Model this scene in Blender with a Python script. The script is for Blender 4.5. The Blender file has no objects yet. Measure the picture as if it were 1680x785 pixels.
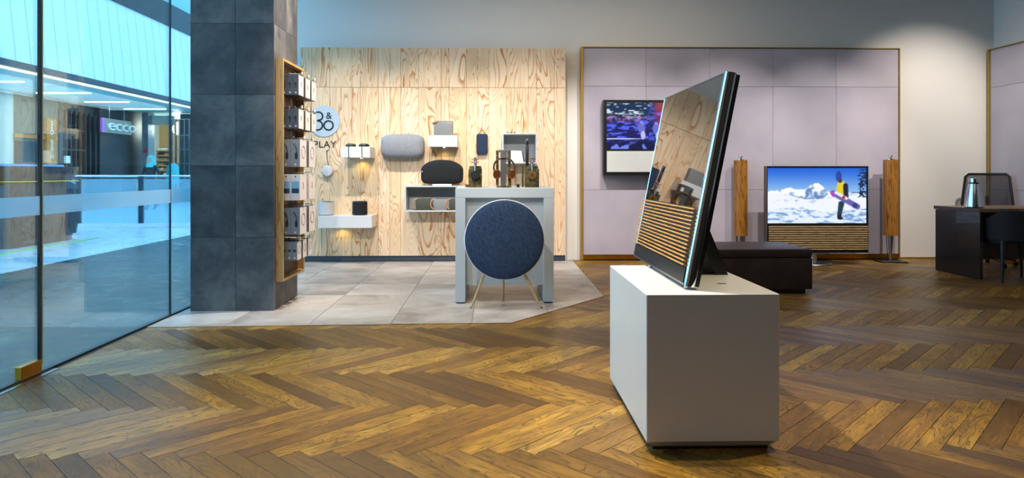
import bpy, bmesh, math, random
import numpy as np
from mathutils import Vector, Matrix, noise as mnoise

random.seed(7)
S = bpy.context.scene
COL = S.collection
PI = math.pi
R = math.radians

# ------------------------------------------------------------------ camera
FPX, PX0, PY0, H, YAW = 1125.0, 840.0, 284.0, 1.15, R(1.5)
cam = bpy.data.cameras.new('camera')
cam.sensor_width = 36.0
cam.lens = FPX / 1680 * 36
cam.shift_y = -(392.5 - PY0) / 1680
cam.clip_end = 200
camo = bpy.data.objects.new('camera', cam)
COL.objects.link(camo)
camo.location = (0, 0, H)
camo.rotation_euler = (PI / 2, 0, -YAW)
S.camera = camo
CF = Vector((math.sin(YAW), math.cos(YAW), 0)); CR = Vector((math.cos(YAW), -math.sin(YAW), 0))
def ray(px, py): return CF + CR * ((px - PX0) / FPX) + Vector((0, 0, (PY0 - py) / FPX))
def atY(px, py, Y):
    d = ray(px, py); return Vector((0, 0, H)) + d * (Y / d.y)
def atX(px, py, X):
    d = ray(px, py); return Vector((0, 0, H)) + d * (X / d.x)
def atZ(px, py, z=0.0):
    d = ray(px, py); return Vector((0, 0, H)) + d * ((z - H) / d.z)

# ------------------------------------------------------------------ world, exposure
S.view_settings.view_transform = 'Standard'
S.view_settings.look = 'None'
S.view_settings.gamma = 1.0
S.view_settings.use_curve_mapping = False
S.view_settings.exposure = 0.28
w = bpy.data.worlds.new('sky'); S.world = w; w.use_nodes = True
w.node_tree.nodes['Background'].inputs[0].default_value = (0.37, 0.70, 1.0, 1)
w.node_tree.nodes['Background'].inputs[1].default_value = 3.5

# ------------------------------------------------------------------ spots of the shop ceiling, added fill panels, mall lamp
CEIL = 3.9
def spot(loc, tgt, power, col, size=60, blend=0.6, radius=0.05):
    l = bpy.data.lights.new('spot_lamp', 'SPOT'); l.energy = power; l.color = col
    l.spot_size = R(size); l.spot_blend = blend; l.shadow_soft_size = radius
    o = bpy.data.objects.new('spot_lamp', l); COL.objects.link(o)
    o.location = loc; o.rotation_euler = (Vector(tgt) - Vector(loc)).to_track_quat('-Z', 'Y').to_euler()
    return o
def area(loc, tgt, power, col, sx, sy):
    l = bpy.data.lights.new('area_lamp', 'AREA'); l.shape = 'RECTANGLE'; l.size = sx; l.size_y = sy
    l.energy = power; l.color = col
    o = bpy.data.objects.new('area_lamp', l); COL.objects.link(o)
    o.location = loc; o.rotation_euler = (Vector(tgt) - Vector(loc)).to_track_quat('-Z', 'Y').to_euler()
    return o
WARM = (1.0, 0.84, 0.50); SOFT = (1.0, 0.92, 0.82); NEUT = (1.0, 0.95, 0.92)
for x in (-1.9, -0.75, 0.4):
    spot((x, 6.7, 3.8), (x, 8.85, 0.85), 260, (1.0, 0.93, 0.86), 56, 0.8, 0.03)
for x in (1.7, 3.0, 4.3):
    spot((x, 6.7, 3.8), (x, 8.9, 0.85), 225, NEUT, 56, 0.8, 0.03)
spot((5.7, 6.8, 3.8), (5.8, 9.05, 1.2), 290, SOFT, 70, 0.9, 0.04)
spot((-0.9, 3.0, 3.8), (0.1, 5.8, 0.6), 230, SOFT, 34, 0.7, 0.03)
spot((0.35, 3.5, 3.8), (0.85, 3.2, 0.7), 330, SOFT, 36, 0.5, 0.02)
spot((-0.5, 4.4, 3.8), (-0.2, 2.7, 0.0), 640, WARM, 74, 1.0, 0.03)
spot((2.3, 3.2, 3.8), (1.5, 2.2, 0.0), 260, WARM, 56, 0.9, 0.03)
spot((-0.6, 6.0, 3.8), (-1.83, 6.1, 1.8), 420, SOFT, 60, 0.8, 0.04)
spot((-0.9, 5.2, 3.8), (-0.7, 6.3, 0.0), 240, SOFT, 60, 0.8, 0.05)
for x in (-1.0, 0.2): spot((x, 1.4, 3.8), (x - 0.1, 8.8, 0.75), 480, (1.0, 0.93, 0.86), 26, 0.8, 0.04)
area((0.8, 5.6, 3.85), (0.8, 5.6, 0), 90, (1.0, 0.86, 0.68), 4, 5)  # overhead fill panel added to raise the general brightness
area((1.5, -1.2, 3.85), (1.5, -1.2, 0), 30, SOFT, 5, 3)  # fill panel added behind the camera to brighten front-facing surfaces
area((-12.4, 19, 3.4), (-12.4, 19, 0), 260, (0.75, 0.93, 1.0), 2.5, 12)

# ------------------------------------------------------------------ materials
def lin(c):
    c = c / 255.0
    return c / 12.92 if c <= 0.04045 else ((c + 0.055) / 1.055) ** 2.4
def rgb(r, g, b): return (lin(r), lin(g), lin(b), 1.0)
MATS = {}
class NT:
    def __init__(s, name):
        s.m = bpy.data.materials.new(name); s.m.use_nodes = True
        s.t = s.m.node_tree; s.n = s.t.nodes; s.b = s.n['Principled BSDF']; MATS[name] = s.m
    def add(s, typ, **kw):
        n = s.n.new(typ)
        for k, v in kw.items():
            if k.startswith('i_'):
                key = k[2:]; key = int(key) if key.isdigit() else key.replace('_', ' ')
                n.inputs[key].default_value = v
            else: setattr(n, k, v)
        return n
    def link(s, a, b): s.t.links.new(a, b)
    def ramp(s, fac, stops, interp='LINEAR'):
        r = s.add('ShaderNodeValToRGB'); r.color_ramp.interpolation = interp
        el = r.color_ramp.elements
        el[0].position, el[0].color = stops[0]; el[1].position, el[1].color = stops[-1]
        for p, c in stops[1:-1]:
            e = el.new(p); e.color = c
        s.link(fac, r.inputs[0]); return r.outputs[0]
    def math(s, op, a, b=None, c=None):
        n = s.add('ShaderNodeMath', operation=op)
        for i, v in enumerate((a, b, c)):
            if v is None: continue
            if isinstance(v, (int, float)): n.inputs[i].default_value = v
            else: s.link(v, n.inputs[i])
        return n.outputs[0]
    def mix(s, fac, a, b, mode='MIX'):
        n = s.add('ShaderNodeMix', data_type='RGBA', blend_type=mode)
        for sock, v in ((n.inputs[0], fac), (n.inputs[6], a), (n.inputs[7], b)):
            if isinstance(v, (int, float, tuple)): sock.default_value = v
            else: s.link(v, sock)
        return n.outputs[2]
    def bump(s, h, strength=0.2, dist=0.01):
        b = s.add('ShaderNodeBump'); b.inputs['Strength'].default_value = strength
        b.inputs['Distance'].default_value = dist
        s.link(h, b.inputs['Height']); s.link(b.outputs[0], s.b.inputs['Normal'])
    def coords(s, scale=(1, 1, 1), kind='Object', rnd=0.0, vec=None):
        tc = s.add('ShaderNodeTexCoord'); v = vec or tc.outputs[kind]
        mp = s.add('ShaderNodeMapping'); mp.inputs['Scale'].default_value = scale
        s.link(v, mp.inputs[0])
        if rnd:
            oi = s.add('ShaderNodeObjectInfo')
            c = s.add('ShaderNodeCombineXYZ')
            for i, k in enumerate((1.0, 3.7, 7.1)):
                s.link(s.math('MULTIPLY', oi.outputs['Random'], rnd * k), c.inputs[i])
            s.link(c.outputs[0], mp.inputs[1])
        return mp.outputs[0]
    def noise(s, vec, scale=5, detail=4, rough=0.5, dist=0.0):
        n = s.add('ShaderNodeTexNoise'); n.inputs['Scale'].default_value = scale
        n.inputs['Detail'].default_value = detail; n.inputs['Roughness'].default_value = rough
        n.inputs['Distortion'].default_value = dist
        s.link(vec, n.inputs['Vector']); return n.outputs[0]
    def set(s, **kw):
        for k, v in kw.items(): s.b.inputs[k.replace('_', ' ')].default_value = v
        return s

def plain(name, col, rough=0.5, metal=0.0, var=0.06, nscale=8, bump=0.0, bscale=120, spec=0.5, coat=0.0):
    t = NT(name)
    v = t.coords(); n = t.noise(v, nscale, 3)
    lo = tuple(c * (1 - var) for c in col[:3]) + (1,); hi = tuple(min(1, c * (1 + var)) for c in col[:3]) + (1,)
    t.link(t.ramp(n, [(0.3, lo), (0.7, hi)]), t.b.inputs['Base Color'])
    t.set(Roughness=rough, Metallic=metal, Specular_IOR_Level=spec, Coat_Weight=coat)
    if bump: t.bump(t.noise(t.coords(), bscale, 2), bump, 0.004)
    return t.m

def emit(name, col, strength):
    t = NT(name); t.set(Emission_Color=col, Emission_Strength=strength, Base_Color=(0.02, 0.02, 0.02, 1)); return t.m

# room
plain('white_paint', rgb(226, 222, 216), 0.65, var=0.015, nscale=2)
plain('ceiling_paint', rgb(74, 72, 70), 0.8, var=0.02)
plain('lacquer_white', rgb(208, 207, 206), 0.35, var=0.01)
plain('dark_gap', rgb(14, 14, 15), 0.6)
plain('black_plastic', rgb(18, 18, 20), 0.38)
plain('black_gloss', rgb(8, 8, 10), 0.06, var=0.0)
plain('mirror_screen', rgb(6, 6, 8), 0.02, var=0.0); MATS['mirror_screen'].node_tree.nodes['Principled BSDF'].inputs['IOR'].default_value = 3.2
plain('satin_black', rgb(16, 18, 24), 0.32, var=0.02, coat=0.3)
plain('soft_black', rgb(24, 24, 27), 0.6, bump=0.1)
plain('brass', rgb(196, 138, 46), 0.32, metal=1.0, var=0.12, nscale=14)
plain('brass_paint', rgb(170, 142, 60), 0.38, metal=0.6, var=0.06)
plain('chrome', rgb(225, 228, 232), 0.09, metal=1.0, var=0.02)
plain('polished_aluminium', rgb(214, 216, 220), 0.16, metal=1.0, var=0.03)
plain('aluminium', rgb(178, 181, 186), 0.28, metal=1.0, var=0.04)
plain('steel_dark', rgb(70, 74, 80), 0.35, metal=0.9)
plain('silver_grille', rgb(205, 205, 200), 0.55, var=0.02, bump=0.1, bscale=400)
plain('grey_paint', rgb(182, 188, 191), 0.5, var=0.03, nscale=5)
plain('kick_blue', rgb(70, 84, 100), 0.35)
plain('logo_grey', rgb(176, 190, 200), 0.5, var=0.02)
plain('copper', rgb(160, 96, 52), 0.3, metal=1.0)
plain('tan_leather', rgb(170, 120, 78), 0.6)
plain('brown_leather', rgb(70, 42, 28), 0.5)
plain('red_wire', rgb(140, 30, 30), 0.4)
plain('white_plastic', rgb(226, 226, 224), 0.4, var=0.02)
plain('card_white', rgb(216, 206, 202), 0.55, var=0.03)
plain('card_dark', rgb(62, 66, 74), 0.5, var=0.1)
plain('card_grey', rgb(120, 120, 122), 0.5, var=0.06)
plain('card_brown', rgb(96, 78, 66), 0.5, var=0.08)
plain('green_cover', rgb(44, 62, 32), 0.5)
plain('olive_cover', rgb(58, 60, 50), 0.7, bump=0.2)
plain('grey_cover', rgb(120, 122, 122), 0.6, bump=0.2)
plain('turquoise', rgb(60, 190, 200), 0.7)
plain('yellow', rgb(225, 190, 50), 0.6)
plain('skin', rgb(190, 140, 115), 0.6)
plain('cloth_dark', rgb(40, 42, 52), 0.8)
plain('mall_white', rgb(226, 230, 234), 0.5, var=0.015)
plain('mall_dark', rgb(22, 26, 32), 0.45)
plain('mall_band', rgb(30, 44, 62), 0.4)
plain('mall_teal', rgb(150, 196, 200), 0.6, var=0.02)
plain('mall_beige', rgb(196, 190, 178), 0.6)
plain('mall_brown', rgb(108, 98, 84), 0.6, var=0.1)
plain('sign_brown', rgb(196, 120, 44), 0.6, var=0.05)
plain('sign_grey', rgb(136, 138, 128), 0.5)
plain('letter_pale', rgb(225, 228, 225), 0.5)
plain('magenta', rgb(190, 110, 200), 0.5)
plain('stone_column', rgb(110, 116, 120), 0.25, var=0.3, nscale=3)
plain('shelf_warm', rgb(180, 140, 90), 0.6)
plain('red_sign', rgb(170, 40, 60), 0.5)
emit('strip_light', (0.85, 0.97, 1.0, 1), 7.0)
emit('cove_light', (1.0, 0.98, 0.72, 1), 2.2)
emit('shop_light', (1.0, 0.93, 0.8, 1), 4.0)
emit('led_dot', (1.0, 0.85, 0.4, 1), 12.0)
emit('green_led', (0.25, 1.0, 0.35, 1), 0.8)

def ply():
    t = NT('plywood')
    v = t.coords((1.0, 1.0, 0.16), rnd=9.0)
    n = t.noise(v, 3.6, 2.5, 0.45, 0.6)
    band = t.math('FRACT', t.math('MULTIPLY', n, 25.0))
    line = t.ramp(band, [(0.0, (0, 0, 0, 1)), (0.60, (0.05, 0.05, 0.05, 1)), (0.86, (0.8, 0.8, 0.8, 1)), (0.93, (1, 1, 1, 1)), (0.99, (0, 0, 0, 1))])
    patch = t.ramp(t.noise(t.coords((1, 1, 0.35), rnd=5.0), 2.2, 2), [(0.40, (0.12, 0.12, 0.12, 1)), (0.62, (1, 1, 1, 1))])
    lf = t.math('MULTIPLY', line, t.math('ADD', t.math('MULTIPLY', patch, 0.75), 0.30))
    fine = t.noise(t.coords((60, 60, 1.5), rnd=3.0), 3, 3)
    oi = t.add('ShaderNodeObjectInfo')
    base = t.mix(oi.outputs['Random'], rgb(230, 208, 180), rgb(220, 193, 158))
    base = t.mix(t.math('MULTIPLY', fine, 0.30), base, rgb(212, 178, 130))
    c = t.mix(lf, base, rgb(176, 108, 38))
    t.link(c, t.b.inputs['Base Color']); t.set(Roughness=0.55, Specular_IOR_Level=0.3)
    t.bump(band, 0.08, 0.002)
ply()

def oak_floor():
    t = NT('oak_plank')
    # every plank carries its own number (attribute tone) and a local uv in metres
    at = t.add('ShaderNodeAttribute', attribute_name='tone')
    oi = t.add('ShaderNodeObjectInfo')
    r = t.math('FRACT', t.math('ADD', t.math('MULTIPLY', oi.outputs['Random'], 13.37), at.outputs['Fac']))
    uv = t.add('ShaderNodeUVMap', uv_map='uv')
    sep = t.add('ShaderNodeSeparateXYZ'); t.link(uv.outputs[0], sep.inputs[0])
    comb = t.add('ShaderNodeCombineXYZ')
    t.link(sep.outputs[0], comb.inputs[0]); t.link(sep.outputs[1], comb.inputs[1])
    t.link(t.math('MULTIPLY', r, 91.0), comb.inputs[2])
    def vec(sx, sy):
        m = t.add('ShaderNodeMapping'); m.inputs['Scale'].default_value = (sx, sy, 1); t.link(comb.outputs[0], m.inputs[0]); return m.outputs[0]
    rings = t.math('FRACT', t.math('MULTIPLY', t.noise(vec(2.6, 12.0), 1.0, 2, 0.45, 0.5), 12.0))
    ringc = t.ramp(rings, [(0.0, (0, 0, 0, 1)), (0.62, (0.15, 0.15, 0.15, 1)), (0.88, (1, 1, 1, 1)), (0.97, (0, 0, 0, 1))])
    fibre = t.noise(vec(5.0, 200.0), 1.0, 3, 0.6)
    blot = t.noise(vec(5.0, 14.0), 1.0, 3, 0.6)
    ba = t.add('ShaderNodeAttribute', attribute_name='dir_sheen')
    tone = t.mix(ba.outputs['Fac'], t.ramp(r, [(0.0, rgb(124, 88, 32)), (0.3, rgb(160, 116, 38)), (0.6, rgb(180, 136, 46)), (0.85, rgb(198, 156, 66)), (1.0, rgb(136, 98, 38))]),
                 t.ramp(r, [(0.0, rgb(88, 63, 28)), (0.3, rgb(124, 90, 34)), (0.6, rgb(144, 108, 40)), (0.85, rgb(170, 128, 50)), (1.0, rgb(98, 72, 34))]))  # darker set: sheen of one plank direction put into the colour
    c = t.mix(t.math('MULTIPLY', ringc, t.math('MULTIPLY_ADD', r, 0.45, 0.5)), tone, rgb(44, 28, 10))
    c = t.mix(t.math('MULTIPLY', t.ramp(fibre, [(0.42, (1, 1, 1, 1)), (0.62, (0, 0, 0, 1))]), 0.45), c, rgb(58, 38, 14))
    c = t.mix(t.math('MULTIPLY', t.ramp(blot, [(0.35, (1, 1, 1, 1)), (0.6, (0, 0, 0, 1))]), 0.5), c, rgb(70, 48, 20))
    t.link(c, t.b.inputs['Base Color'])
    t.link(t.math('MULTIPLY_ADD', fibre, 0.25, 0.26), t.b.inputs['Roughness'])
    t.set(Specular_IOR_Level=0.40, Anisotropic=0.75)
    tg = t.add('ShaderNodeTangent', direction_type='UV_MAP', uv_map='uv'); t.link(tg.outputs[0], t.b.inputs['Tangent'])
    t.bump(t.math('ADD', fibre, t.math('MULTIPLY', ringc, -0.5)), 0.22, 0.0015)
oak_floor()

def wood(name, a, b, axis=2, rough=0.45, rs=20, freq=7.0):
    t = NT(name)
    sc = [1.0, 1.0, 1.0]; sc[axis] = 0.12
    v = t.coords(tuple(sc), rnd=6.0)
    n = t.math('FRACT', t.math('MULTIPLY', t.noise(v, rs, 2, 0.4, 0.5), freq))
    t.link(t.ramp(n, [(0.0, a), (0.7, a), (0.9, b), (1.0, a)]), t.b.inputs['Base Color'])
    t.set(Roughness=rough); return t.m
wood('oak_frame', rgb(186, 148, 90), rgb(150, 108, 54), 2, rs=14)
wood('oak_frame_y', rgb(186, 148, 90), rgb(150, 108, 54), 1, rs=14)
wood('oak_slat_y', rgb(196, 150, 88), rgb(150, 100, 46), 1, 0.4, 30)
wood('oak_slat_x', rgb(176, 146, 100), rgb(120, 88, 52), 0, 0.4, 24)
wood('oak_slat_z', rgb(176, 118, 48), rgb(112, 66, 22), 2, 0.35, 16, 5)
wood('oak_leg', rgb(206, 178, 128), rgb(170, 136, 88), 2, 0.4, 30)
wood('walnut_top', rgb(122, 90, 58), rgb(88, 60, 38), 0, 0.4, 14)
wood('walnut_edge', rgb(62, 48, 46), rgb(44, 34, 32), 1, 0.45, 14)

def stone(name, a, b, c, rough, spec=0.5, sc=1.6):
    t = NT(name)
    v = t.coords((1, 1, 1), rnd=11.0)
    n = t.noise(v, sc, 6, 0.6, 0.8); n2 = t.noise(v, sc * 5, 5, 0.65, 0.3)
    k = t.math('ADD', t.math('MULTIPLY', n, 0.7), t.math('MULTIPLY', n2, 0.3))
    oi = t.add('ShaderNodeObjectInfo')
    k = t.math('ADD', k, t.math('MULTIPLY_ADD', oi.outputs['Random'], 0.12, -0.06))
    t.link(t.ramp(k, [(0.36, a), (0.5, b), (0.64, c)]), t.b.inputs['Base Color'])
    t.link(t.math('MULTIPLY_ADD', n2, 0.3, rough - 0.15), t.b.inputs['Roughness'])
    t.set(Specular_IOR_Level=spec); t.bump(n2, 0.08, 0.004)
stone('floor_stone', rgb(128, 120, 114), rgb(164, 156, 150), rgb(186, 180, 174), 0.42)
stone('pillar_stone', rgb(54, 54, 57), rgb(80, 80, 82), rgb(110, 108, 106), 0.55, 0.3)
stone('grout', rgb(110, 104, 98), rgb(120, 114, 108), rgb(130, 124, 118), 0.8)
stone('mall_granite', rgb(26, 50, 58), rgb(44, 68, 72), rgb(112, 122, 100), 0.3, 0.22, 1.2)
stone('mall_pale_floor', rgb(196, 206, 212), rgb(206, 216, 222), rgb(216, 224, 228), 0.3, 0.5, 0.7)

def fabric(name, a, b, sx=260, sz=40, rot=0.0, bump=0.5):
    t = NT(name)
    tc = t.add('ShaderNodeTexCoord'); m = t.add('ShaderNodeMapping')
    m.inputs['Rotation'].default_value = (0, rot, 0); t.link(tc.outputs['Object'], m.inputs[0])
    m2 = t.add('ShaderNodeMapping'); m2.inputs['Scale'].default_value = (sx, 60, sz); t.link(m.outputs[0], m2.inputs[0])
    n = t.noise(m2.outputs[0], 1.0, 2, 0.6)
    t.link(t.ramp(n, [(0.35, a), (0.65, b)]), t.b.inputs['Base Color'])
    t.set(Roughness=0.85, Specular_IOR_Level=0.2); t.bump(n, bump, 0.003)
fabric('fabric_blue', rgb(32, 46, 68), rgb(58, 76, 104), 300, 30, R(30))
fabric('fabric_grey', rgb(112, 114, 120), rgb(152, 154, 160), 200, 200)
fabric('fabric_black', rgb(22, 23, 26), rgb(38, 39, 43), 300, 300)
fabric('fabric_navy', rgb(28, 40, 62), rgb(50, 64, 90), 500, 500)
fabric('fabric_light', rgb(176, 178, 180), rgb(208, 208, 208), 500, 500)
fabric('fabric_chair', rgb(30, 31, 35), rgb(44, 45, 50), 300, 300, 0, 0.2)

def panel_leather():
    t = NT('lilac_panel')
    v = t.coords((1, 1, 1), rnd=9.0); n = t.noise(v, 1.6, 3, 0.5); f = t.noise(t.coords(), 240, 2)
    t.link(t.ramp(n, [(0.35, rgb(172, 163, 174)), (0.65, rgb(184, 175, 184))]), t.b.inputs['Base Color'])
    t.set(Roughness=0.6, Specular_IOR_Level=0.3); t.bump(f, 0.12, 0.002)
panel_leather()
def leather():
    t = NT('dark_leather')
    v = t.coords(); n = t.noise(v, 7, 5, 0.6)
    t.link(t.ramp(n, [(0.35, rgb(40, 27, 25)), (0.7, rgb(60, 42, 38))]), t.b.inputs['Base Color'])
    t.set(Roughness=0.42, Specular_IOR_Level=0.4); t.bump(t.noise(t.coords(), 160, 3), 0.25, 0.003)
leather()

def camo_block():
    t = NT('mossy_brass')
    n = t.noise(t.coords(rnd=5.0), 22, 4, 0.6, 0.6)
    t.link(t.ramp(n, [(0.38, rgb(44, 40, 22)), (0.55, rgb(92, 82, 46)), (0.68, rgb(124, 112, 70))]), t.b.inputs['Base Color'])
    t.set(Roughness=0.35, Metallic=0.35)
camo_block()

def glass(name, tint, gloss=1.0, haze=0.0, hazecol=(1, 1, 1, 1), ior=1.45):
    t = NT(name); out = t.n['Material Output']
    tr = t.add('ShaderNodeBsdfTransparent'); tr.inputs[0].default_value = tint
    gl = t.add('ShaderNodeBsdfGlossy'); gl.inputs['Roughness'].default_value = 0.0
    fr = t.add('ShaderNodeFresnel'); fr.inputs[0].default_value = ior
    mx = t.add('ShaderNodeMixShader'); t.link(t.math('MULTIPLY', fr.outputs[0], gloss), mx.inputs[0])
    base = tr
    if haze:
        df = t.add('ShaderNodeBsdfDiffuse'); df.inputs[0].default_value = hazecol
        tl = t.add('ShaderNodeBsdfTranslucent'); tl.inputs[0].default_value = hazecol
        a = t.add('ShaderNodeMixShader'); a.inputs[0].default_value = 0.5
        t.link(df.outputs[0], a.inputs[1]); t.link(tl.outputs[0], a.inputs[2])
        b = t.add('ShaderNodeMixShader'); b.inputs[0].default_value = haze
        t.link(tr.outputs[0], b.inputs[1]); t.link(a.outputs[0], b.inputs[2]); base = b
    t.link(base.outputs[0], mx.inputs[1]); t.link(gl.outputs[0], mx.inputs[2])
    t.link(mx.outputs[0], out.inputs[0])
glass('shop_glass', (0.80, 0.95, 1.0, 1), 0.55)
glass('frosted_glass', (0.80, 0.95, 1.0, 1), 0.4, 0.5, (0.62, 0.82, 0.9, 1))
glass('rail_glass', (0.72, 0.92, 1.0, 1), 0.6, 0.30, (0.7, 0.9, 1.0, 1))
glass('dark_window', (0.25, 0.33, 0.38, 1), 1.0)
glass('clear_acrylic', (0.96, 0.97, 0.98, 1), 0.8)
glass('chair_mesh', (0.62, 0.62, 0.64, 1), 0.1, 0.65, (0.06, 0.06, 0.065, 1))

def screen_mat():
    t = NT('lit_screen')
    at = t.add('ShaderNodeAttribute', attribute_name='picture')
    t.link(at.outputs['Color'], t.b.inputs['Emission Color'])
    t.set(Base_Color=(0.01, 0.01, 0.012, 1), Emission_Strength=0.85, Roughness=0.12)
screen_mat()

# ------------------------------------------------------------------ mesh helpers
class MB:
    def __init__(s): s.v = []; s.f = []; s.M = None
    def add(s, vs, fs):
        o = len(s.v); s.v += [Vector(p) for p in vs]; s.f += [tuple(i + o for i in f) for f in fs]; return s
    def box(s, x0, x1, y0, y1, z0, z1, c=0.0):
        if x0 > x1: x0, x1 = x1, x0
        if y0 > y1: y0, y1 = y1, y0
        if z0 > z1: z0, z1 = z1, z0
        if c <= 0:
            return s.add([(x0, y0, z0), (x1, y0, z0), (x1, y1, z0), (x0, y1, z0), (x0, y0, z1), (x1, y0, z1), (x1, y1, z1), (x0, y1, z1)],
                         [(0, 3, 2, 1), (4, 5, 6, 7), (0, 1, 5, 4), (1, 2, 6, 5), (2, 3, 7, 6), (3, 0, 4, 7)])
        bm = bmesh.new()
        bmesh.ops.create_cube(bm, size=1.0)
        for v in bm.verts:
            v.co = Vector((x0 + (v.co.x + .5) * (x1 - x0), y0 + (v.co.y + .5) * (y1 - y0), z0 + (v.co.z + .5) * (z1 - z0)))
        bmesh.ops.bevel(bm, geom=bm.edges[:], offset=c, segments=2 if c > 0.004 else 1, profile=0.6, affect='EDGES')
        bm.verts.index_update()
        s.add([v.co.copy() for v in bm.verts], [tuple(v.index for v in f.verts) for f in bm.faces]); bm.free(); return s
    def ring_loft(s, rings, cap0=True, cap1=True, closed=True):
        n = len(rings[0]); vs = [p for r in rings for p in r]; fs = []
        for i in range(len(rings) - 1):
            for j in range(n if closed else n - 1):
                k = (j + 1) % n
                fs.append((i * n + j, i * n + k, (i + 1) * n + k, (i + 1) * n + j))
        if cap0: fs.append(tuple(reversed(range(n))))
        if cap1: fs.append(tuple((len(rings) - 1) * n + j for j in range(n)))
        return s.add(vs, fs)
    def lathe(s, prof, c=(0, 0, 0), n=32, cap=True):
        return s.ring_loft([[(c[0] + r * math.cos(2 * PI * j / n), c[1] + r * math.sin(2 * PI * j / n), c[2] + z) for j in range(n)] for r, z in prof], cap, cap)
    def loft_y(s, outline, prof, c=(0, 0, 0), sc=None):
        # outline in x,z ; prof = [(inset, y)] ; the outline shrinks by inset towards its middle
        rings = []
        wx = max(abs(p[0]) for p in outline); wz = max(abs(p[1]) for p in outline)
        for ins, y in prof:
            fx = max(0.02, 1 - ins / wx); fz = max(0.02, 1 - ins / wz)
            rings.append([(c[0] + p[0] * fx, c[1] + y, c[2] + p[1] * fz) for p in outline])
        return s.ring_loft(rings)
    def cyl(s, a, b, r0, r1=None, n=16, cap=True):
        a, b = Vector(a), Vector(b); r1 = r0 if r1 is None else r1
        d = (b - a).normalized(); u = d.orthogonal().normalized(); v = d.cross(u)
        return s.ring_loft([[p + (u * math.cos(2 * PI * j / n) + v * math.sin(2 * PI * j / n)) * r for j in range(n)] for p, r in ((a, r0), (b, r1))], cap, cap)
    def tube(s, pts, r, n=8, closed=False):
        pts = [Vector(p) for p in pts]; rings = []; u = None
        for i, p in enumerate(pts):
            a = pts[i - 1] if (i or closed) else p; b = pts[(i + 1) % len(pts)] if (i < len(pts) - 1 or closed) else p
            d = (b - a).normalized()
            u = d.orthogonal().normalized() if u is None else (u - d * u.dot(d)).normalized()
            v = d.cross(u); rr = r[i] if isinstance(r, (list, tuple)) else r
            rings.append([p + (u * math.cos(2 * PI * j / n) + v * math.sin(2 * PI * j / n)) * rr for j in range(n)])
        if closed: rings.append(rings[0])
        return s.ring_loft(rings, not closed, not closed)
    def prism(s, poly, axis, a, b):
        # poly in the two other axes (order x,y,z without axis)
        def mk(p, t):
            q = [p[0], p[1]]; q.insert(axis, t); return tuple(q)
        return s.ring_loft([[mk(p, a) for p in poly], [mk(p, b) for p in poly]])
    def bar(s, a, b, w, t, up=(0, 0, 1)):
        a, b = Vector(a), Vector(b); d = (b - a).normalized(); u = d.cross(Vector(up))
        u = d.orthogonal().normalized() if u.length < 1e-5 else u.normalized(); v = u.cross(d)
        return s.ring_loft([[p + u * (i * w / 2) + v * (j * t / 2) for i, j in ((-1, -1), (1, -1), (1, 1), (-1, 1))] for p in (a, b)])
    def xf(s, M): s.v = [M @ p for p in s.v]; return s

ORG = {}
def setp(o, label=None, cat=None, group=None, kind=None):
    if label: o['label'] = label
    if cat: o['category'] = cat
    if group: o['group'] = group
    if kind: o['kind'] = kind
    return o
def thing(name, loc, label, cat, group=None, kind=None):
    o = bpy.data.objects.new(name, None); COL.objects.link(o); o.location = loc; o.empty_display_size = 0.1
    ORG[o] = Vector(loc); return setp(o, label, cat, group, kind)
def build(mb, name, mat, parent=None, smooth=False, **kw):
    me = bpy.data.meshes.new(name)
    if parent is None:
        xs = [p.x for p in mb.v]; ys = [p.y for p in mb.v]; zs = [p.z for p in mb.v]
        org = Vector(((min(xs) + max(xs)) / 2, (min(ys) + max(ys)) / 2, min(zs)))
    else: org = ORG[parent]
    me.from_pydata([p - org for p in mb.v], [], mb.f)
    bm = bmesh.new(); bm.from_mesh(me); bmesh.ops.recalc_face_normals(bm, faces=bm.faces[:]); bm.to_mesh(me); bm.free()
    me.materials.append(MATS[mat] if isinstance(mat, str) else mat)
    if smooth:
        me.polygons.foreach_set('use_smooth', [True] * len(me.polygons))
        me.set_sharp_from_angle(angle=R(smooth if smooth is not True else 40))
    o = bpy.data.objects.new(name, me); COL.objects.link(o)
    if parent is None: o.location = org
    else: o.parent = parent
    ORG[o] = org
    return setp(o, **kw)
def bx(name, mat, parent, x0, x1, y0, y1, z0, z1, c=0.0, **kw): return build(MB().box(x0, x1, y0, y1, z0, z1, c), name, mat, parent, **kw)
def supere(w, h, n=4.0, k=48, yb=0.0):
    pts = []
    for i in range(k):
        a = 2 * PI * i / k; c, s_ = math.cos(a), math.sin(a)
        pts.append((w / 2 * math.copysign(abs(c) ** (2 / n), c), h / 2 * math.copysign(abs(s_) ** (2 / n), s_)))
    return pts
def rrect(w, h, r, k=5):
    pts = []
    for cx, cz, a0 in ((w / 2 - r, h / 2 - r, 0), (-w / 2 + r, h / 2 - r, 90), (-w / 2 + r, -h / 2 + r, 180), (w / 2 - r, -h / 2 + r, 270)):
        for i in range(k + 1):
            a = R(a0 + 90 * i / k); pts.append((cx + r * math.cos(a), cz + r * math.sin(a)))
    return pts
def text_mesh(txt, size, depth, name, mat, parent, M, spacing=1.0, align='CENTER'):
    cu = bpy.data.curves.new('txt', 'FONT'); cu.body = txt; cu.size = size; cu.extrude = depth; cu.align_x = align; cu.space_character = spacing
    cu.resolution_u = 4
    to = bpy.data.objects.new('txt', cu); COL.objects.link(to)
    dg = bpy.context.evaluated_depsgraph_get(); me = bpy.data.meshes.new_from_object(to.evaluated_get(dg))
    bpy.data.objects.remove(to); bpy.data.curves.remove(cu)
    me.transform(Matrix.Translation(-ORG[parent]) @ M)
    me.name = name; me.materials.clear(); me.materials.append(MATS[mat])
    o = bpy.data.objects.new(name, me); COL.objects.link(o); o.parent = parent; ORG[o] = ORG[parent]; return o
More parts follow.
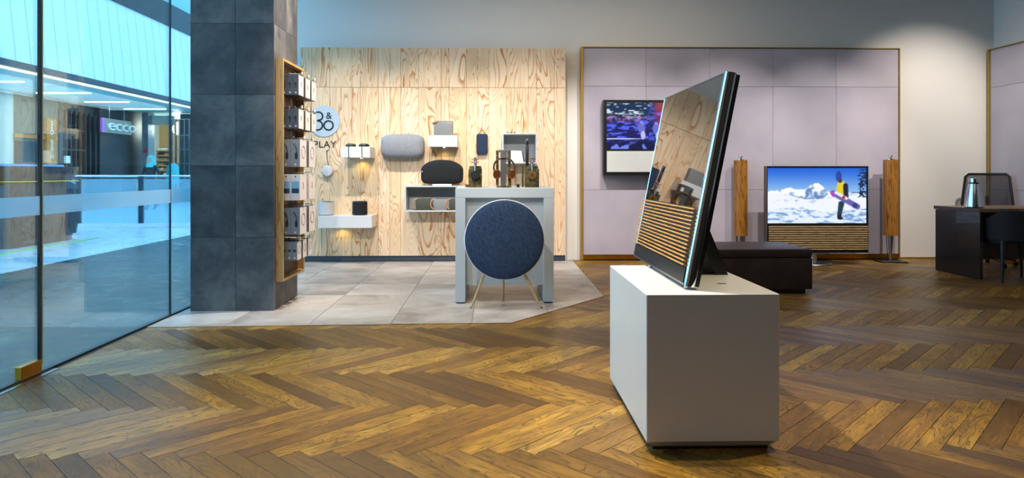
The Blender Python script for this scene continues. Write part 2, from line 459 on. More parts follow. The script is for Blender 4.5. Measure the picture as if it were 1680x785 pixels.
FACE_CAM = Matrix.Rotation(PI / 2, 4, 'X')           # text lying in xy -> standing, facing -Y
FACE_PX = Matrix.Rotation(PI / 2, 4, 'Z') @ Matrix.Rotation(PI / 2, 4, 'X')   # facing +X
T = Matrix.Translation

# ================================================================== THE ROOM
YB = 9.05; XR = 6.72; XG = -2.60; YF = -3.5
floor = thing('floor', (2, 3, 0), None, None, kind='structure')
bx('subfloor', 'dark_gap', floor, XG - 0.03, XR, YF, YB, -0.08, -0.010)
bx('wall_back', 'white_paint', None, XG - 0.1, XR + 0.15, YB, YB + 0.15, -0.05, CEIL + 0.1, kind='structure')
bx('light_block_wall', 'white_paint', None, XG - 0.08, XG + 0.08, YF, 2.2, -0.05, CEIL, kind='structure')  # unseen wall added to keep mall light off pillar and plinth fronts
bx('wall_right', 'white_paint', None, XR, XR + 0.15, YF, YB, -0.05, CEIL + 0.1, kind='structure')
bx('wall_front', 'ceiling_paint', None, XG, XR + 0.15, YF - 0.15, YF, -0.05, CEIL + 0.1, kind='structure')
bx('ceiling', 'ceiling_paint', None, XG - 0.1, XR + 0.15, YF - 0.15, YB + 0.15, CEIL, CEIL + 0.12, kind='structure')
bx('trim_1', 'brass_paint', None, atY(1476, 420, YB).x, XR, YB - 0.012, YB, 0.0, 0.022, kind='structure')

# --- herringbone oak planks
L, W = 0.80, 0.0915
A_ = Vector((1, -1, 0)) / math.sqrt(2); B_ = Vector((1, 1, 0)) / math.sqrt(2)
tip = atZ(126, 744.0)
OX = tip.x - W / math.sqrt(2); OY = tip.y - W / math.sqrt(2)
TILE_POLY = [Vector((XG + 0.02, atZ(270, 538).y, 0)), atZ(840, 530.5), atZ(990, 487), Vector((atZ(941, 430).x, YB, 0)), Vector((XG + 0.02, YB, 0))]
def inside(p):
    for i in range(len(TILE_POLY)):
        a, b = TILE_POLY[i], TILE_POLY[(i + 1) % len(TILE_POLY)]
        if (b.x - a.x) * (p.y - a.y) - (b.y - a.y) * (p.x - a.x) < 0: return False
    return True
def plank_geo(z0, z1, g=0.0009, c=0.0007):
    x, y = L / 2 - g, W / 2 - g
    vs = [(-x, -y, z0), (x, -y, z0), (x, y, z0), (-x, y, z0), (-x, -y, z1 - c), (x, -y, z1 - c), (x, y, z1 - c), (-x, y, z1 - c),
          (-x + c, -y + c, z1), (x - c, -y + c, z1), (x - c, y - c, z1), (-x + c, y - c, z1)]
    fs = [(8, 9, 10, 11)] + [(i, (i + 1) % 4, 4 + (i + 1) % 4, 4 + i) for i in range(4)] + [(4 + i, 4 + (i + 1) % 4, 8 + (i + 1) % 4, 8 + i) for i in range(4)]
    return vs, fs
planks = []
for k in range(-8, 3):
    for n in range(-60, 110):
        for v in (0, 1):
            if v == 0: a, b, ang = n * W + k * L + L / 2, n * W - k * L + W / 2, -PI / 4
            else: a, b, ang = n * W + k * L + W / 2, n * W - k * L + W + L / 2, PI / 4
            p = A_ * a + B_ * b + Vector((OX, OY, 0))
            hx = abs(L / 2 * math.cos(ang)) + 0.04
            if not (XG + 0.02 < p.x + hx and p.x - hx < XR and 2.0 < p.y < YB - 0.1): continue
            ends = [p + Vector((math.cos(ang), math.sin(ang), 0)) * (s_ * L / 2) for s_ in (-1, 1)]
            if inside(p) and inside(ends[0]) and inside(ends[1]): continue
            planks.append((p, ang, ends))
def in_view(q):
    d = q - Vector((0, 0, H)); z = d.dot(CF)
    if z < 0.5: return False
    px = PX0 + FPX * d.dot(CR) / z; py = PY0 - FPX * d.z / z
    return -10 < px < 1690 and py < 800
def score(pl):
    p, ang, ends = pl
    vis = sum(in_view(q) for q in (p, ends[0], ends[1]))
    return (0 if vis else 1, p.length)
planks.sort(key=score)
pv, pf = plank_geo(-0.010, 0.0)
PMS = []
for k in (0, 1):      # direction-dependent sheen painted as a darker base colour on one direction
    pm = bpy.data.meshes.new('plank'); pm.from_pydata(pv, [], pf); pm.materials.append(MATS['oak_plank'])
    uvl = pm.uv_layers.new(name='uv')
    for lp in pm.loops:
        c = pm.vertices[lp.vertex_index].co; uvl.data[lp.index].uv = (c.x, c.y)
    at = pm.attributes.new('dir_sheen', 'FLOAT', 'FACE'); at.data.foreach_set('value', [float(k)] * len(pf)); PMS.append(pm)
cnt = 0; rest = []
for pl in planks:
    p, ang, ends = pl
    over = min(e.x for e in ends) < XG + 0.06 or max(e.x for e in ends) > XR - 0.06 or max(e.y for e in ends) > YB - 0.05
    if cnt < 300 and not over and score(pl)[0] == 0:
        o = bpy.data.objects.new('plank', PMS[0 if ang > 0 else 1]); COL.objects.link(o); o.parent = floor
        o.location = Vector((p.x, p.y, random.uniform(-0.0004, 0.0004))) - ORG[floor]; o.rotation_euler = (0, 0, ang); cnt += 1
    else: rest.append(pl)
bm = bmesh.new(); uvx = bm.loops.layers.uv.new('uv'); tl = bm.faces.layers.float.new('tone'); bl_ = bm.faces.layers.float.new('dir_sheen')
for p, ang, ends in rest:
    rt = Matrix.Rotation(ang, 3, 'Z'); vs = [bm.verts.new(rt @ Vector(q) + p - ORG[floor]) for q in pv]; tn = random.random()
    for f in pf:
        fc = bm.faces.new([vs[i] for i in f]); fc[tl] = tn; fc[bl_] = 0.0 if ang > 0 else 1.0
        for lp, i in zip(fc.loops, f): lp[uvx].uv = (pv[i][0], pv[i][1])
for co, no in (((XG + 0.03, 0, 0), (-1, 0, 0)), ((XR - 0.002, 0, 0), (1, 0, 0)), ((0, YB - 0.02, 0), (0, 1, 0))):
    bmesh.ops.bisect_plane(bm, geom=bm.verts[:] + bm.edges[:] + bm.faces[:], plane_co=Vector(co) - ORG[floor], plane_no=no, clear_outer=True)
me = bpy.data.meshes.new('plank_field'); bm.to_mesh(me); bm.free(); me.materials.append(MATS['oak_plank'])
o = bpy.data.objects.new('plank_field', me); COL.objects.link(o); o.parent = floor; o['kind'] = 'stuff'

# --- stone tiles with the angled edge
def clip_poly(poly, clip):
    out = poly
    for i in range(len(clip)):
        a, b = clip[i], clip[(i + 1) % len(clip)]; inp, out = out, []
        sd = lambda p: (b.x - a.x) * (p[1] - a.y) - (b.y - a.y) * (p[0] - a.x)
        for j in range(len(inp)):
            p, q = inp[j], inp[(j + 1) % len(inp)]; sp, sq = sd(p), sd(q)
            if sp >= 0: out.append(p)
            if (sp >= 0) != (sq >= 0):
                t_ = sp / (sp - sq); out.append((p[0] + (q[0] - p[0]) * t_, p[1] + (q[1] - p[1]) * t_))
        if len(out) < 3: return []
    return out
tx0 = atZ(642.5, 530).x; ty0 = atZ(700, 484.5).y; TS = 0.615
g = MB().prism([(p.x, p.y) for p in TILE_POLY], 2, -0.004, 0.0012); build(g, 'grout_bed', 'grout', floor)
for i in range(-8, 5):
    for j in range(-4, 6):
        x, y, e = tx0 + i * TS, ty0 + j * TS * 1.01, 0.0028
        p = clip_poly([(x + e, y + e), (x + TS - e, y + e), (x + TS - e, y + TS * 1.01 - e), (x + e, y + TS * 1.01 - e)], TILE_POLY)
        if len(p) < 3: continue
        ar = 0.5 * abs(sum(p[k][0] * p[(k + 1) % len(p)][1] - p[(k + 1) % len(p)][0] * p[k][1] for k in range(len(p))))
        if ar < 0.002: continue
        cx = sum(q[0] for q in p) / len(p); cy = sum(q[1] for q in p) / len(p)
        m = MB().ring_loft([[(q[0], q[1], 0.0) for q in p], [(q[0], q[1], 0.0028) for q in p], [(cx + (q[0] - cx) * 0.996, cy + (q[1] - cy) * 0.996, 0.0038) for q in p]])
        build(m, 'stone_tile', 'floor_stone', floor)
tb = MB()
for a, b in ((0, 1), (1, 2), (2, 3)): tb.bar(TILE_POLY[a] + Vector((0, 0, 0.001)), TILE_POLY[b] + Vector((0, 0, 0.001)), 0.006, 0.006)
build(tb, 'edge_trim', 'brass_paint', floor)

# --- glass shopfront
win = thing('window_1', (XG, 4, 0), None, None, kind='structure')
yj1, yj2 = atX(65, 600, XG).y, atX(279, 500, XG).y
for y0, y1 in ((2.2, yj1 - 0.008), (yj1 + 0.008, yj2 - 0.004), (yj2 + 0.004, YB)):
    pn = bx('pane', 'shop_glass', win, XG - 0.006, XG + 0.006, y0, y1, 0.012, CEIL)
    bx('frosted_band', 'frosted_glass', pn, XG + 0.0062, XG + 0.0072, y0, y1, 0.910, 1.018)
bx('joint_strip', 'black_plastic', win, XG - 0.008, XG + 0.008, yj1 - 0.008, yj1 + 0.008, 0.0, CEIL)
bx('edge_strip', 'mall_teal', win, XG - 0.009, XG + 0.009, yj1 + 0.008, yj1 + 0.018, 0.05, CEIL)
bx('joint_strip', 'steel_dark', win, XG - 0.007, XG + 0.007, yj2 - 0.004, yj2 + 0.004, 0.0, CEIL)
bx('floor_channel', 'black_plastic', win, XG - 0.012, XG + 0.012, 2.2, YB, 0.0, 0.014)
yp = atX(30, 620, XG).y
bx('patch_fitting', 'brass', win, XG - 0.02, XG + 0.02, yp, yj1 - 0.008, 0.012, 0.085, 0.003)
bx('floor_pivot', 'aluminium', win, XG - 0.03, XG + 0.05, 2.2, yj1 + 0.1, 0.0, 0.004)

# --- pillar of stone tiles
PXL, PXR_, PY0_, PY1_ = -2.515, -1.83, 5.75, 6.43
pil = thing('pillar', ((PXL + PXR_) / 2, (PY0_ + PY1_) / 2, 0), 'square grey stone-tiled pillar beside the glass shopfront', 'pillar')
bx('core', 'dark_gap', pil, PXL + 0.012, PXR_ - 0.012, PY0_ + 0.012, PY1_ - 0.012, 0, CEIL)
zj = [atY(330, y, PY0_).z for y in (508, 390, 272, 155, 38)]; zj[0] = 0.004; dz = zj[3] - zj[2]
while zj[-1] < CEIL - 0.02: zj.append(min(CEIL - 0.001, zj[-1] + dz))
xm = atY(386.5, 300, PY0_).x; e = 0.0013
for i in range(len(zj) - 1):
    z0, z1 = zj[i] + e, zj[i + 1] - e
    for x0, x1 in ((PXL, xm - e), (xm + e, PXR_)):
        bx('stone_tile', 'pillar_stone', pil, x0, x1, PY0_, PY0_ + 0.012, z0, z1)
        bx('stone_tile', 'pillar_stone', pil, x0, x1, PY1_ - 0.012, PY1_, z0, z1)
    for y0, y1 in ((PY0_ + 0.0125, (PY0_ + PY1_) / 2 - e), ((PY0_ + PY1_) / 2 + e, PY1_ - 0.0125)):
        bx('stone_tile', 'pillar_stone', pil, PXR_ - 0.012, PXR_, y0, y1, z0, z1)
        bx('stone_tile', 'pillar_stone', pil, PXL, PXL + 0.012, y0, y1, z0, z1)

# --- plywood feature wall
YP = 8.86
def zat(y, Y): return atY(820, y, Y).z
pw = thing('plywood_feature_wall', (-0.7, YP, 0), 'pale plywood board feature wall with bold orange grain behind the speakers', 'wall panelling')
xs = [atY(x, 200, YP).x for x in (493, 511.4, 541, 577.7, 591.3, 620.5, 639.5, 657.6, 686.8, 723.4, 736.7, 765.2, 784, 801.9, 830.8, 867, 880.3, 909.3, 928)]
zr = [zat(419.8, YP), zat(144, YP), zat(79, YP)]
for r_ in range(2):
    for i in range(len(xs) - 1):
        o = bx('board', 'plywood', pw, xs[i] + 0.0012, xs[i + 1] - 0.0012, YP, YP + 0.03, zr[r_] + 0.002, zr[r_ + 1] - 0.002, 0.0015)
bx('backing', 'brown_leather', pw, xs[0] + 0.01, xs[-1] - 0.01, YP + 0.028, YB, zr[0] + 0.01, zr[2] - 0.01)
bx('kickboard', 'kick_blue', pw, xs[0], xs[-1], YP + 0.06, YB - 0.01, 0.012, zr[0] + 0.01)
bx('shadow_gap', 'dark_gap', pw, xs[0], xs[-1], YP + 0.075, YB - 0.01, 0.003, 0.012)

# --- lilac leather panel walls in brass frames
YL = 8.93
lw = thing('leather_panel_wall', (3, YL, 0), 'lilac grey panelled back wall in a slim brass frame', 'wall panelling')
lx = [atY(x, 200, YL).x for x in (957, 1060, 1164, 1268, 1372, 1474)]
lz = [zat(419, YL), zat(312, YL), zat(141, YL), zat(77.5, YL)]
for i in range(5):
    for j in range(3):
        bx('panel', 'lilac_panel', lw, lx[i] + 0.0015, lx[i + 1] - 0.0015, YL, YL + 0.03, lz[j] + 0.0015, lz[j + 1] - 0.0015, 0.002)
bx('backing', 'dark_gap', lw, lx[0], lx[-1], YL + 0.03, YB - 0.005, lz[0] + 0.005, lz[3] - 0.005)
bx('brass_side', 'brass_paint', lw, lx[0] - 0.032, lx[0] - 0.002, YL - 0.02, YB - 0.002, 0.01, lz[3] + 0.012)
bx('brass_side', 'brass_paint', lw, lx[-1] + 0.002, lx[-1] + 0.012, YL - 0.02, YB - 0.002, 0.01, lz[3] + 0.012)
bx('brass_top', 'brass_paint', lw, lx[0] - 0.002, lx[-1] + 0.002, YL - 0.02, YB - 0.002, lz[3] + 0.002, lz[3] + 0.012)
bx('brass_kick', 'brass', lw, lx[0], lx[-1], YL + 0.012, YB - 0.003, 0.018, lz[0] - 0.002)
bx('shadow_gap', 'dark_gap', lw, lx[0], lx[-1], YL + 0.02, YB - 0.003, 0.003, 0.018)
XL2 = XR - 0.10
rw = thing('leather_panel_wall', (XL2, 7, 0), 'lilac grey panelled wall with brass edge at the far right edge behind desk', 'wall panelling')
yz = [8.98, 8.15, 7.33, 6.5]
for i in range(3):
    for j in range(3):
        bx('panel', 'lilac_panel', rw, XL2, XL2 + 0.03, yz[i + 1] + 0.0015, yz[i] - 0.0015, lz[j] + 0.0015, lz[j + 1] - 0.0015, 0.002)
bx('backing', 'dark_gap', rw, XL2 + 0.03, XR - 0.003, yz[-1], yz[0], lz[0], lz[3] - 0.005)
bx('brass_side', 'brass_paint', rw, XL2 - 0.02, XR - 0.003, yz[0] + 0.002, yz[0] + 0.03, 0.01, lz[3] + 0.012)
bx('brass_top', 'brass_paint', rw, XL2 - 0.02, XR - 0.003, yz[-1], yz[0] + 0.002, lz[3] + 0.002, lz[3] + 0.012)
bx('brass_kick', 'brass', rw, XL2 + 0.012, XR - 0.003, yz[-1], yz[0], 0.004, lz[0] - 0.002)

# ================================================================== FOREGROUND PLINTH AND TELEVISION
FX0, FX1, FY0, FY1, FZ = 0.626, 1.178, 2.80, 3.69, 0.65
pl = thing('display_plinth', ((FX0 + FX1) / 2, (FY0 + FY1) / 2, 0), 'white lacquered box plinth carrying the tilted television', 'plinth')
build(MB().box(FX0, FX1, FY0, FY1, 0.042, FZ, 0.0025), 'body', 'lacquer_white', pl)
build(MB().ring_loft([[(FX0 + i, FY0 + i, z), (FX1 - i, FY0 + i, z), (FX1 - i, FY1 - i, z), (FX0 + i, FY1 - i, z)] for i, z in ((0.004, 0.0425), (0.035, 0.012))]), 'chamfered_foot', 'lacquer_white', pl)
build(MB().box(FX0 + 0.035, FX1 - 0.035, FY0 + 0.035, FY1 - 0.035, 0.0, 0.0125), 'recessed_base', 'black_plastic', pl)
q = atZ(1184, 466, FZ); bx('cable_slot', 'steel_dark', pl, q.x - 0.02, q.x + 0.02, q.y - 0.006, q.y + 0.006, FZ - 0.001, FZ + 0.0015)

# television leaning back: local frame  u = along +Y (near -> far), t = up the slope, n = towards the back (+X)
TY0, TY1 = 2.90, 3.97
tb0 = Vector((0.812, 0, 0.668)); tdir = Vector((0.992 - 0.812, 0, 1.586 - 0.668)); TH = tdir.length; tdir.normalize()
tn = Vector((tdir.z, 0, -tdir.x))
TM = Matrix(((tn.x, 0, tdir.x, tb0.x), (tn.y, 1, tdir.y, 0), (tn.z, 0, tdir.z, tb0.z), (0, 0, 0, 1)))   # local (n, y, t)
ftv = thing('television', (0.9, 3.4, FZ), 'large tilted television with oak slat speaker front on the white plinth', 'television')
def tvp(name, mat, n0, n1, y0, y1, t0, t1, c=0.0, parent=None):
    return build(MB().box(n0, n1, y0, y1, t0, t1, c).xf(TM), name, mat, parent or ftv)
D = 0.046
build(MB().prism([(-0.001, TY0 + 0.026), (0.0005, TY0 + 0.017), (0.004, TY0 + 0.010), (0.010, TY0 + 0.005), (0.018, TY0 + 0.0015), (0.026, TY0), (D - 0.004, TY0), (D, TY0 + 0.004), (D, TY0 + 0.026)], 2, 0, TH).xf(TM), 'frame_side', 'chrome', ftv, smooth=50)
tvp('frame_side', 'chrome', 0.0, D, TY1 - 0.009, TY1, 0, TH, 0.003)
tvp('frame_top', 'aluminium', 0.0, D, TY0 + 0.0262, TY1 - 0.009, TH - 0.006, TH)
tvp('frame_bottom', 'aluminium', 0.0, D, TY0 + 0.0262, TY1 - 0.009, 0, 0.008)
tvp('back_shell', 'black_plastic', D, D + 0.018, TY0 + 0.004, TY1 - 0.004, 0.004, TH - 0.004, 0.005)
tvp('cabinet', 'black_plastic', 0.006, D, TY0 + 0.0262, TY1 - 0.009, 0.008, TH - 0.006)
tvp('screen', 'mirror_screen', 0.002, 0.006, TY0 + 0.0262, TY1 - 0.010, TH * 0.362, TH - 0.007)
tvp('base_strip', 'black_plastic', -0.004, 0.006, TY0 + 0.0262, TY1 - 0.010, 0.009, TH * 0.080)
NS = 15
for i in range(NS):
    t_ = TH * (0.092 + (0.352 - 0.092) * i / (NS - 1))
    tvp('slat', 'oak_slat_y', -0.018, 0.004, TY0 + 0.0265, TY1 - 0.006, t_ - 0.0032, t_ + 0.0032, 0.0014)
for y in (TY0 + 0.04, 3.62):
    p = tb0 + tn * 0.02 + Vector((0, y, 0)); 
    build(MB().lathe([(0.011, FZ), (0.013, FZ + 0.006), (0.010, p.z + 0.006)], (p.x, y, 0), 16), 'foot', 'aluminium', ftv, smooth=True)
# rear strut: a leaning plate from the back of the set down to the plinth
sy0, sy1 = 3.33, 3.76
st = MB()
top = tb0 + tdir * (TH * 0.36) + tn * (D + 0.012); botx = 1.132
prof = [(top.x, top.z), (top.x + 0.065, top.z + 0.02), (botx + 0.014, FZ), (botx - 0.046, FZ)]
st.prism(prof, 1, sy0, sy0 + 0.05)
build(st, 'strut', 'black_plastic', ftv)
build(MB().prism([(top.x + 0.008, top.z - 0.02), (top.x + 0.03, top.z), (botx - 0.016, FZ), (botx - 0.036, FZ)], 1, sy0 + 0.0502, sy1), 'strut_plate', 'steel_dark', ftv)
bx('stand_plate', 'steel_dark', ftv, 0.93, botx + 0.005, sy0 + 0.03, sy1, FZ, FZ + 0.004)

# ================================================================== BACK AREA
def grid_screen(name, parent, x0, x1, z0, z1, y, fn, nx=150, nz=84):
    vs = [(x0 + (x1 - x0) * i / nx, y, z0 + (z1 - z0) * j / nz) for j in range(nz + 1) for i in range(nx + 1)]
    fs = [(j * (nx + 1) + i, j * (nx + 1) + i + 1, (j + 1) * (nx + 1) + i + 1, (j + 1) * (nx + 1) + i) for j in range(nz) for i in range(nx)]
    m = MB().add(vs, fs); o = build(m, name, 'lit_screen', parent)
    U, V = np.meshgrid(np.linspace(0, 1, nx + 1), np.linspace(0, 1, nz + 1))
    img = np.clip(fn(U, V), 0, 255) / 255.0
    img = np.where(img <= 0.04045, img / 12.92, ((img + 0.055) / 1.055) ** 2.4).reshape(-1, 3)
    at = o.data.color_attributes.new('picture', 'FLOAT_COLOR', 'POINT')
    at.data.foreach_set('color', np.concatenate([img, np.ones((len(img), 1))], 1).astype(np.float32).ravel())
    return o
def vnoise(U, V, fx, fy, seed, octv=4):
    rs = np.random.RandomState(seed); out = np.zeros_like(U); amp = 1.0; tot = 0
    for o_ in range(octv):
        gx, gy = int(fx * 2 ** o_) + 2, int(fy * 2 ** o_) + 2; g_ = rs.rand(gy + 1, gx + 1)
        x = np.mod(U, 1.0001) * (gx - 1); y = np.mod(V, 1.0001) * (gy - 1); xi = x.astype(int); yi = y.astype(int); fx_ = x - xi; fy_ = y - yi
        fx_ = fx_ * fx_ * (3 - 2 * fx_); fy_ = fy_ * fy_ * (3 - 2 * fy_)
        out += amp * ((g_[yi, xi] * (1 - fx_) + g_[yi, xi + 1] * fx_) * (1 - fy_) + (g_[yi + 1, xi] * (1 - fx_) + g_[yi + 1, xi + 1] * fx_) * fy_)
        tot += amp; amp *= 0.55
    return out / tot
def put(img, mask, col, a=1.0):
    m = np.clip(mask, 0, 1)[..., None] * a; return img * (1 - m) + np.array(col, float) * m
def ell(U, V, cx, cy, rx, ry, rot=0.0, asp=16 / 9):
    x = (U - cx) * asp; y = V - cy; c, s_ = math.cos(rot), math.sin(rot)
    d = ((x * c + y * s_) / rx) ** 2 + ((-x * s_ + y * c) / ry) ** 2
    return np.clip((1.15 - d) / 0.3, 0, 1)
def seg(U, V, a, b, w_, asp=16 / 9):
    ax, ay, bx_, by = a[0] * asp, a[1], b[0] * asp, b[1]; x = U * asp; y = V
    t_ = np.clip(((x - ax) * (bx_ - ax) + (y - ay) * (by - ay)) / ((bx_ - ax) ** 2 + (by - ay) ** 2), 0, 1)
    d = np.hypot(x - ax - t_ * (bx_ - ax), y - ay - t_ * (by - ay)); return np.clip((w_ - d) / (w_ * 0.3) + 0.5, 0, 1)
def snow(U, V):
    img = np.zeros(U.shape + (3,))
    k = np.clip((V - 0.55) / 0.45, 0, 1)[..., None]
    img[:] = (1 - k) * np.array((150, 195, 240)) + k * np.array((24, 92, 214))
    ridge = 0.58 + 0.12 * np.exp(-((U - 0.5) / 0.09) ** 2) + 0.07 * np.exp(-((U - 0.22) / 0.1) ** 2) + 0.06 * (vnoise(U, V * 0, 9, 1, 3) - 0.5) * 2
    rock = vnoise(U, V, 16, 12, 5, 5); mt = (V < ridge)
    sh = np.clip((rock - 0.5) * 7, -1, 1)
    mcol = np.array((214, 230, 250)) + sh[..., None] * np.array((-110, -95, -60))
    img = np.where(mt[..., None], mcol, img)
    ridge2 = 0.5 + 0.05 * np.sin(U * 9 + 1) - 0.12 * np.clip(U - 0.25, 0, 0.3) + 0.35 * np.clip(U - 0.72, 0, 1)
    rk2 = vnoise(U, V, 10, 14, 9, 4)
    s2 = np.clip((rk2 - 0.56) * 7, 0, 1) * (0.35 + 0.65 * np.clip((0.45 - U) * 3, 0, 1))
    scol = np.array((238, 244, 252)) + s2[..., None] * np.array((-120, -95, -50))
    img = np.where((V < ridge2)[..., None], scol, img)
    fg = vnoise(U + V * 0.6, V, 14, 26, 11, 4); s3 = np.clip((fg - 0.5) * 6, 0, 1)
    fcol = np.array((226, 238, 250)) + s3[..., None] * np.array((-110, -80, -40))
    img = np.where((V < 0.24 + 0.04 * np.sin(U * 7))[..., None], fcol, img)
    tr = (U > 0.905 + 0.03 * np.abs(np.sin(V * 40))) & (V > 0.47) & (vnoise(U, V, 40, 34, 21, 2) > 0.45)
    img = np.where(tr[..., None], np.array((28, 46, 84)), img)
    img = put(img, seg(U, V, (0.74, 0.36), (0.725, 0.12), 0.04), (22, 40, 62)); img = put(img, seg(U, V, (0.755, 0.36), (0.735, 0.22), 0.04), (30, 60, 84))
    img = put(img, ell(U, V, 0.735, 0.09, 0.05, 0.03), (16, 22, 36))
    img = put(img, ell(U, V, 0.745, 0.62, 0.085, 0.16), (226, 204, 44)); img = put(img, seg(U, V, (0.79, 0.68), (0.795, 0.48), 0.045), (28, 30, 50))
    img = put(img, ell(U, V, 0.72, 0.85, 0.055, 0.10), (40, 70, 160)); img = put(img, ell(U, V, 0.735, 0.77, 0.035, 0.04), (70, 54, 60))
    img = put(img, seg(U, V, (0.66, 0.55), (0.91, 0.30), 0.05), (106, 96, 168)); img = put(img, seg(U, V, (0.69, 0.555), (0.80, 0.45), 0.025), (236, 236, 246))
    img = put(img, ell(U, V, 0.655, 0.53, 0.03, 0.06, 0.5), (170, 70, 190)); img = put(img, ell(U, V, 0.885, 0.32, 0.05, 0.05), (50, 60, 130)); img = put(img, ell(U, V, 0.77, 0.47, 0.03, 0.03), (190, 40, 60))
    return img
def crowd(U, V):
    n1 = vnoise(U, V, 12, 26, 2, 4); n2 = vnoise(U + V * 0.3, V, 14, 40, 4, 3); n3 = vnoise(U, V, 22, 14, 8, 3)
    img = np.zeros(U.shape + (3,)); img[:] = (26, 30, 92)
    img += np.clip((n1 - 0.45) * 6, 0, 1)[..., None] * np.array((60, 70, 150))
    up = np.clip((V - 0.6) * 8, 0, 1) * np.clip((0.62 - U) * 6, 0, 1)
    img = put(img, up, (26, 50, 84)); img = put(img, up * np.clip((n2 - 0.60) * 12, 0, 1), (210, 225, 235))
    mid = np.clip(1 - np.abs(V - 0.66) * 9, 0, 1) * np.clip((0.6 - U) * 5, 0, 1); img = put(img, mid * np.clip((n3 - 0.4) * 5, 0, 1), (216, 120, 170), 0.8)
    bl = np.clip((U - 0.55) * 12, 0, 1) * np.clip((V - 0.33) * 8, 0, 1); img = put(img, bl, (120, 44, 96)); img = put(img, bl * np.clip((V - 0.75) * 8, 0, 1), (150, 62, 70))
    img = put(img, bl * ((np.abs(U - 0.74) < 0.035) & (V > 0.82)), (24, 22, 46)); img = put(img, bl * ((np.abs(U - 0.92) < 0.03) & (V > 0.8)), (24, 22, 60)); img = put(img, bl * (np.abs(V - 0.76) < 0.035), (150, 90, 190))
    img = put(img, np.clip((0.24 - V) * 8, 0, 1), (18, 22, 70)); img = put(img, np.clip((0.20 - V) * 8, 0, 1) * np.clip((vnoise(U, V, 12, 5, 31, 2) - 0.5) * 9, 0, 1), (110, 130, 235))
    img = put(img, (np.abs(V - 0.22) < 0.015) * np.clip((0.5 - U) * 5, 0, 1), (190, 205, 250))
    for cx, cy in ((0.60, 0.40), (0.42, 0.42)):
        img = put(img, ell(U, V, cx, cy + 0.1, 0.05, 0.08), (150, 150, 225)); img = put(img, ell(U, V, cx, cy + 0.02, 0.075, 0.12, 0.3), (104, 112, 205)); img = put(img, ell(U, V, cx + 0.02, cy - 0.12, 0.05, 0.09), (190, 190, 240))
    img = put(img, ell(U, V, 0.76, 0.64, 0.03, 0.04), (215, 200, 230)); img = put(img, ell(U, V, 0.76, 0.50, 0.055, 0.14), (44, 70, 190)); img = put(img, seg(U, V, (0.745, 0.40), (0.735, 0.25), 0.03), (235, 235, 250)); img = put(img, seg(U, V, (0.785, 0.42), (0.79, 0.25), 0.03), (230, 230, 250)); img = put(img, seg(U, V, (0.775, 0.6), (0.78, 0.42), 0.012), (235, 235, 250))
    for cy in (0.5, 0.55, 0.6): img = put(img, ell(U, V, 0.69, cy, 0.03, 0.03), (245, 225, 235))
    return img

# wall television
wy = 8.78
wx0, wx1 = atY(990, 200, wy).x, atY(1136, 200, wy).x; wz1, wz0 = zat(163.5, wy), zat(288, wy)
wtv = thing('television', ((wx0 + wx1) / 2, wy, wz0), 'wall-mounted television showing a blue concert crowd, silver speaker grille below', 'television')
bx('housing', 'black_plastic', wtv, wx0, wx1, wy, YL - 0.03, wz0, wz1, 0.004)
bx('wall_bracket', 'steel_dark', wtv, wx0 + 0.3, wx1 - 0.3, YL - 0.03, YL - 0.0201, wz0 + 0.2, wz1 - 0.2)
sx0, sx1 = atY(995.5, 200, wy).x, atY(1130.5, 200, wy).x
grid_screen('screen', wtv, sx0, sx1, zat(244.5, wy), zat(168, wy), wy - 0.002, crowd)
bx('speaker_grille', 'silver_grille', wtv, sx0, sx1, wy - 0.008, wy, zat(282.5, wy), zat(248, wy), 0.002)

# floor-standing television
fy = 8.42
fx0, fx1 = atY(1257.5, 300, fy).x, atY(1425, 300, fy).x; fz1, fz0 = zat(272.5, fy), zat(417, fy)
stv = thing('television', ((fx0 + fx1) / 2, fy + 0.1, 0), 'floor-standing television showing a snowboarder, wooden slats below its screen', 'television')
bx('housing', 'black_plastic', stv, fx0 + 0.006, fx1 - 0.006, fy, fy + 0.07, fz0 + 0.006, fz1 - 0.006)
bx('frame_side', 'aluminium', stv, fx0, fx0 + 0.006, fy - 0.004, fy + 0.085, fz0, fz1, 0.001)
bx('frame_side', 'aluminium', stv, fx1 - 0.006, fx1, fy - 0.004, fy + 0.085, fz0, fz1, 0.001)
bx('frame_top', 'aluminium', stv, fx0 + 0.006, fx1 - 0.006, fy - 0.004, fy + 0.085, fz1 - 0.006, fz1)
bx('frame_bottom', 'aluminium', stv, fx0 + 0.006, fx1 - 0.006, fy - 0.004, fy + 0.085, fz0, fz0 + 0.006)
grid_screen('screen', stv, atY(1259.5, 300, fy).x, atY(1421, 300, fy).x, zat(367.5, fy), zat(276, fy), fy - 0.002, snow)
for i in range(11):
    z = zat(373.5 + i * 3.72, fy)
    bx('slat', 'oak_slat_x', stv, atY(1260.5, 300, fy).x, atY(1422.5, 300, fy).x, fy - 0.03, fy, z - 0.0085, z + 0.0085, 0.003)
cxs = (fx0 + fx1) / 2
build(MB().lathe([(0.235, 0.0), (0.24, 0.008), (0.23, 0.018), (0.05, 0.022)], (cxs, fy + 0.16, 0), 48), 'stand_disc', 'aluminium', stv, smooth=True)
build(MB().cyl((cxs, fy + 0.11, 0.02), (cxs, fy + 0.11, fz0 + 0.2), 0.038), 'stand_column', 'chrome', stv, smooth=True)
bx('stand_arm', 'aluminium', stv, cxs - 0.13, cxs + 0.13, fy + 0.05, fy + 0.15, fz0 - 0.022, fz0 - 0.002, 0.004)

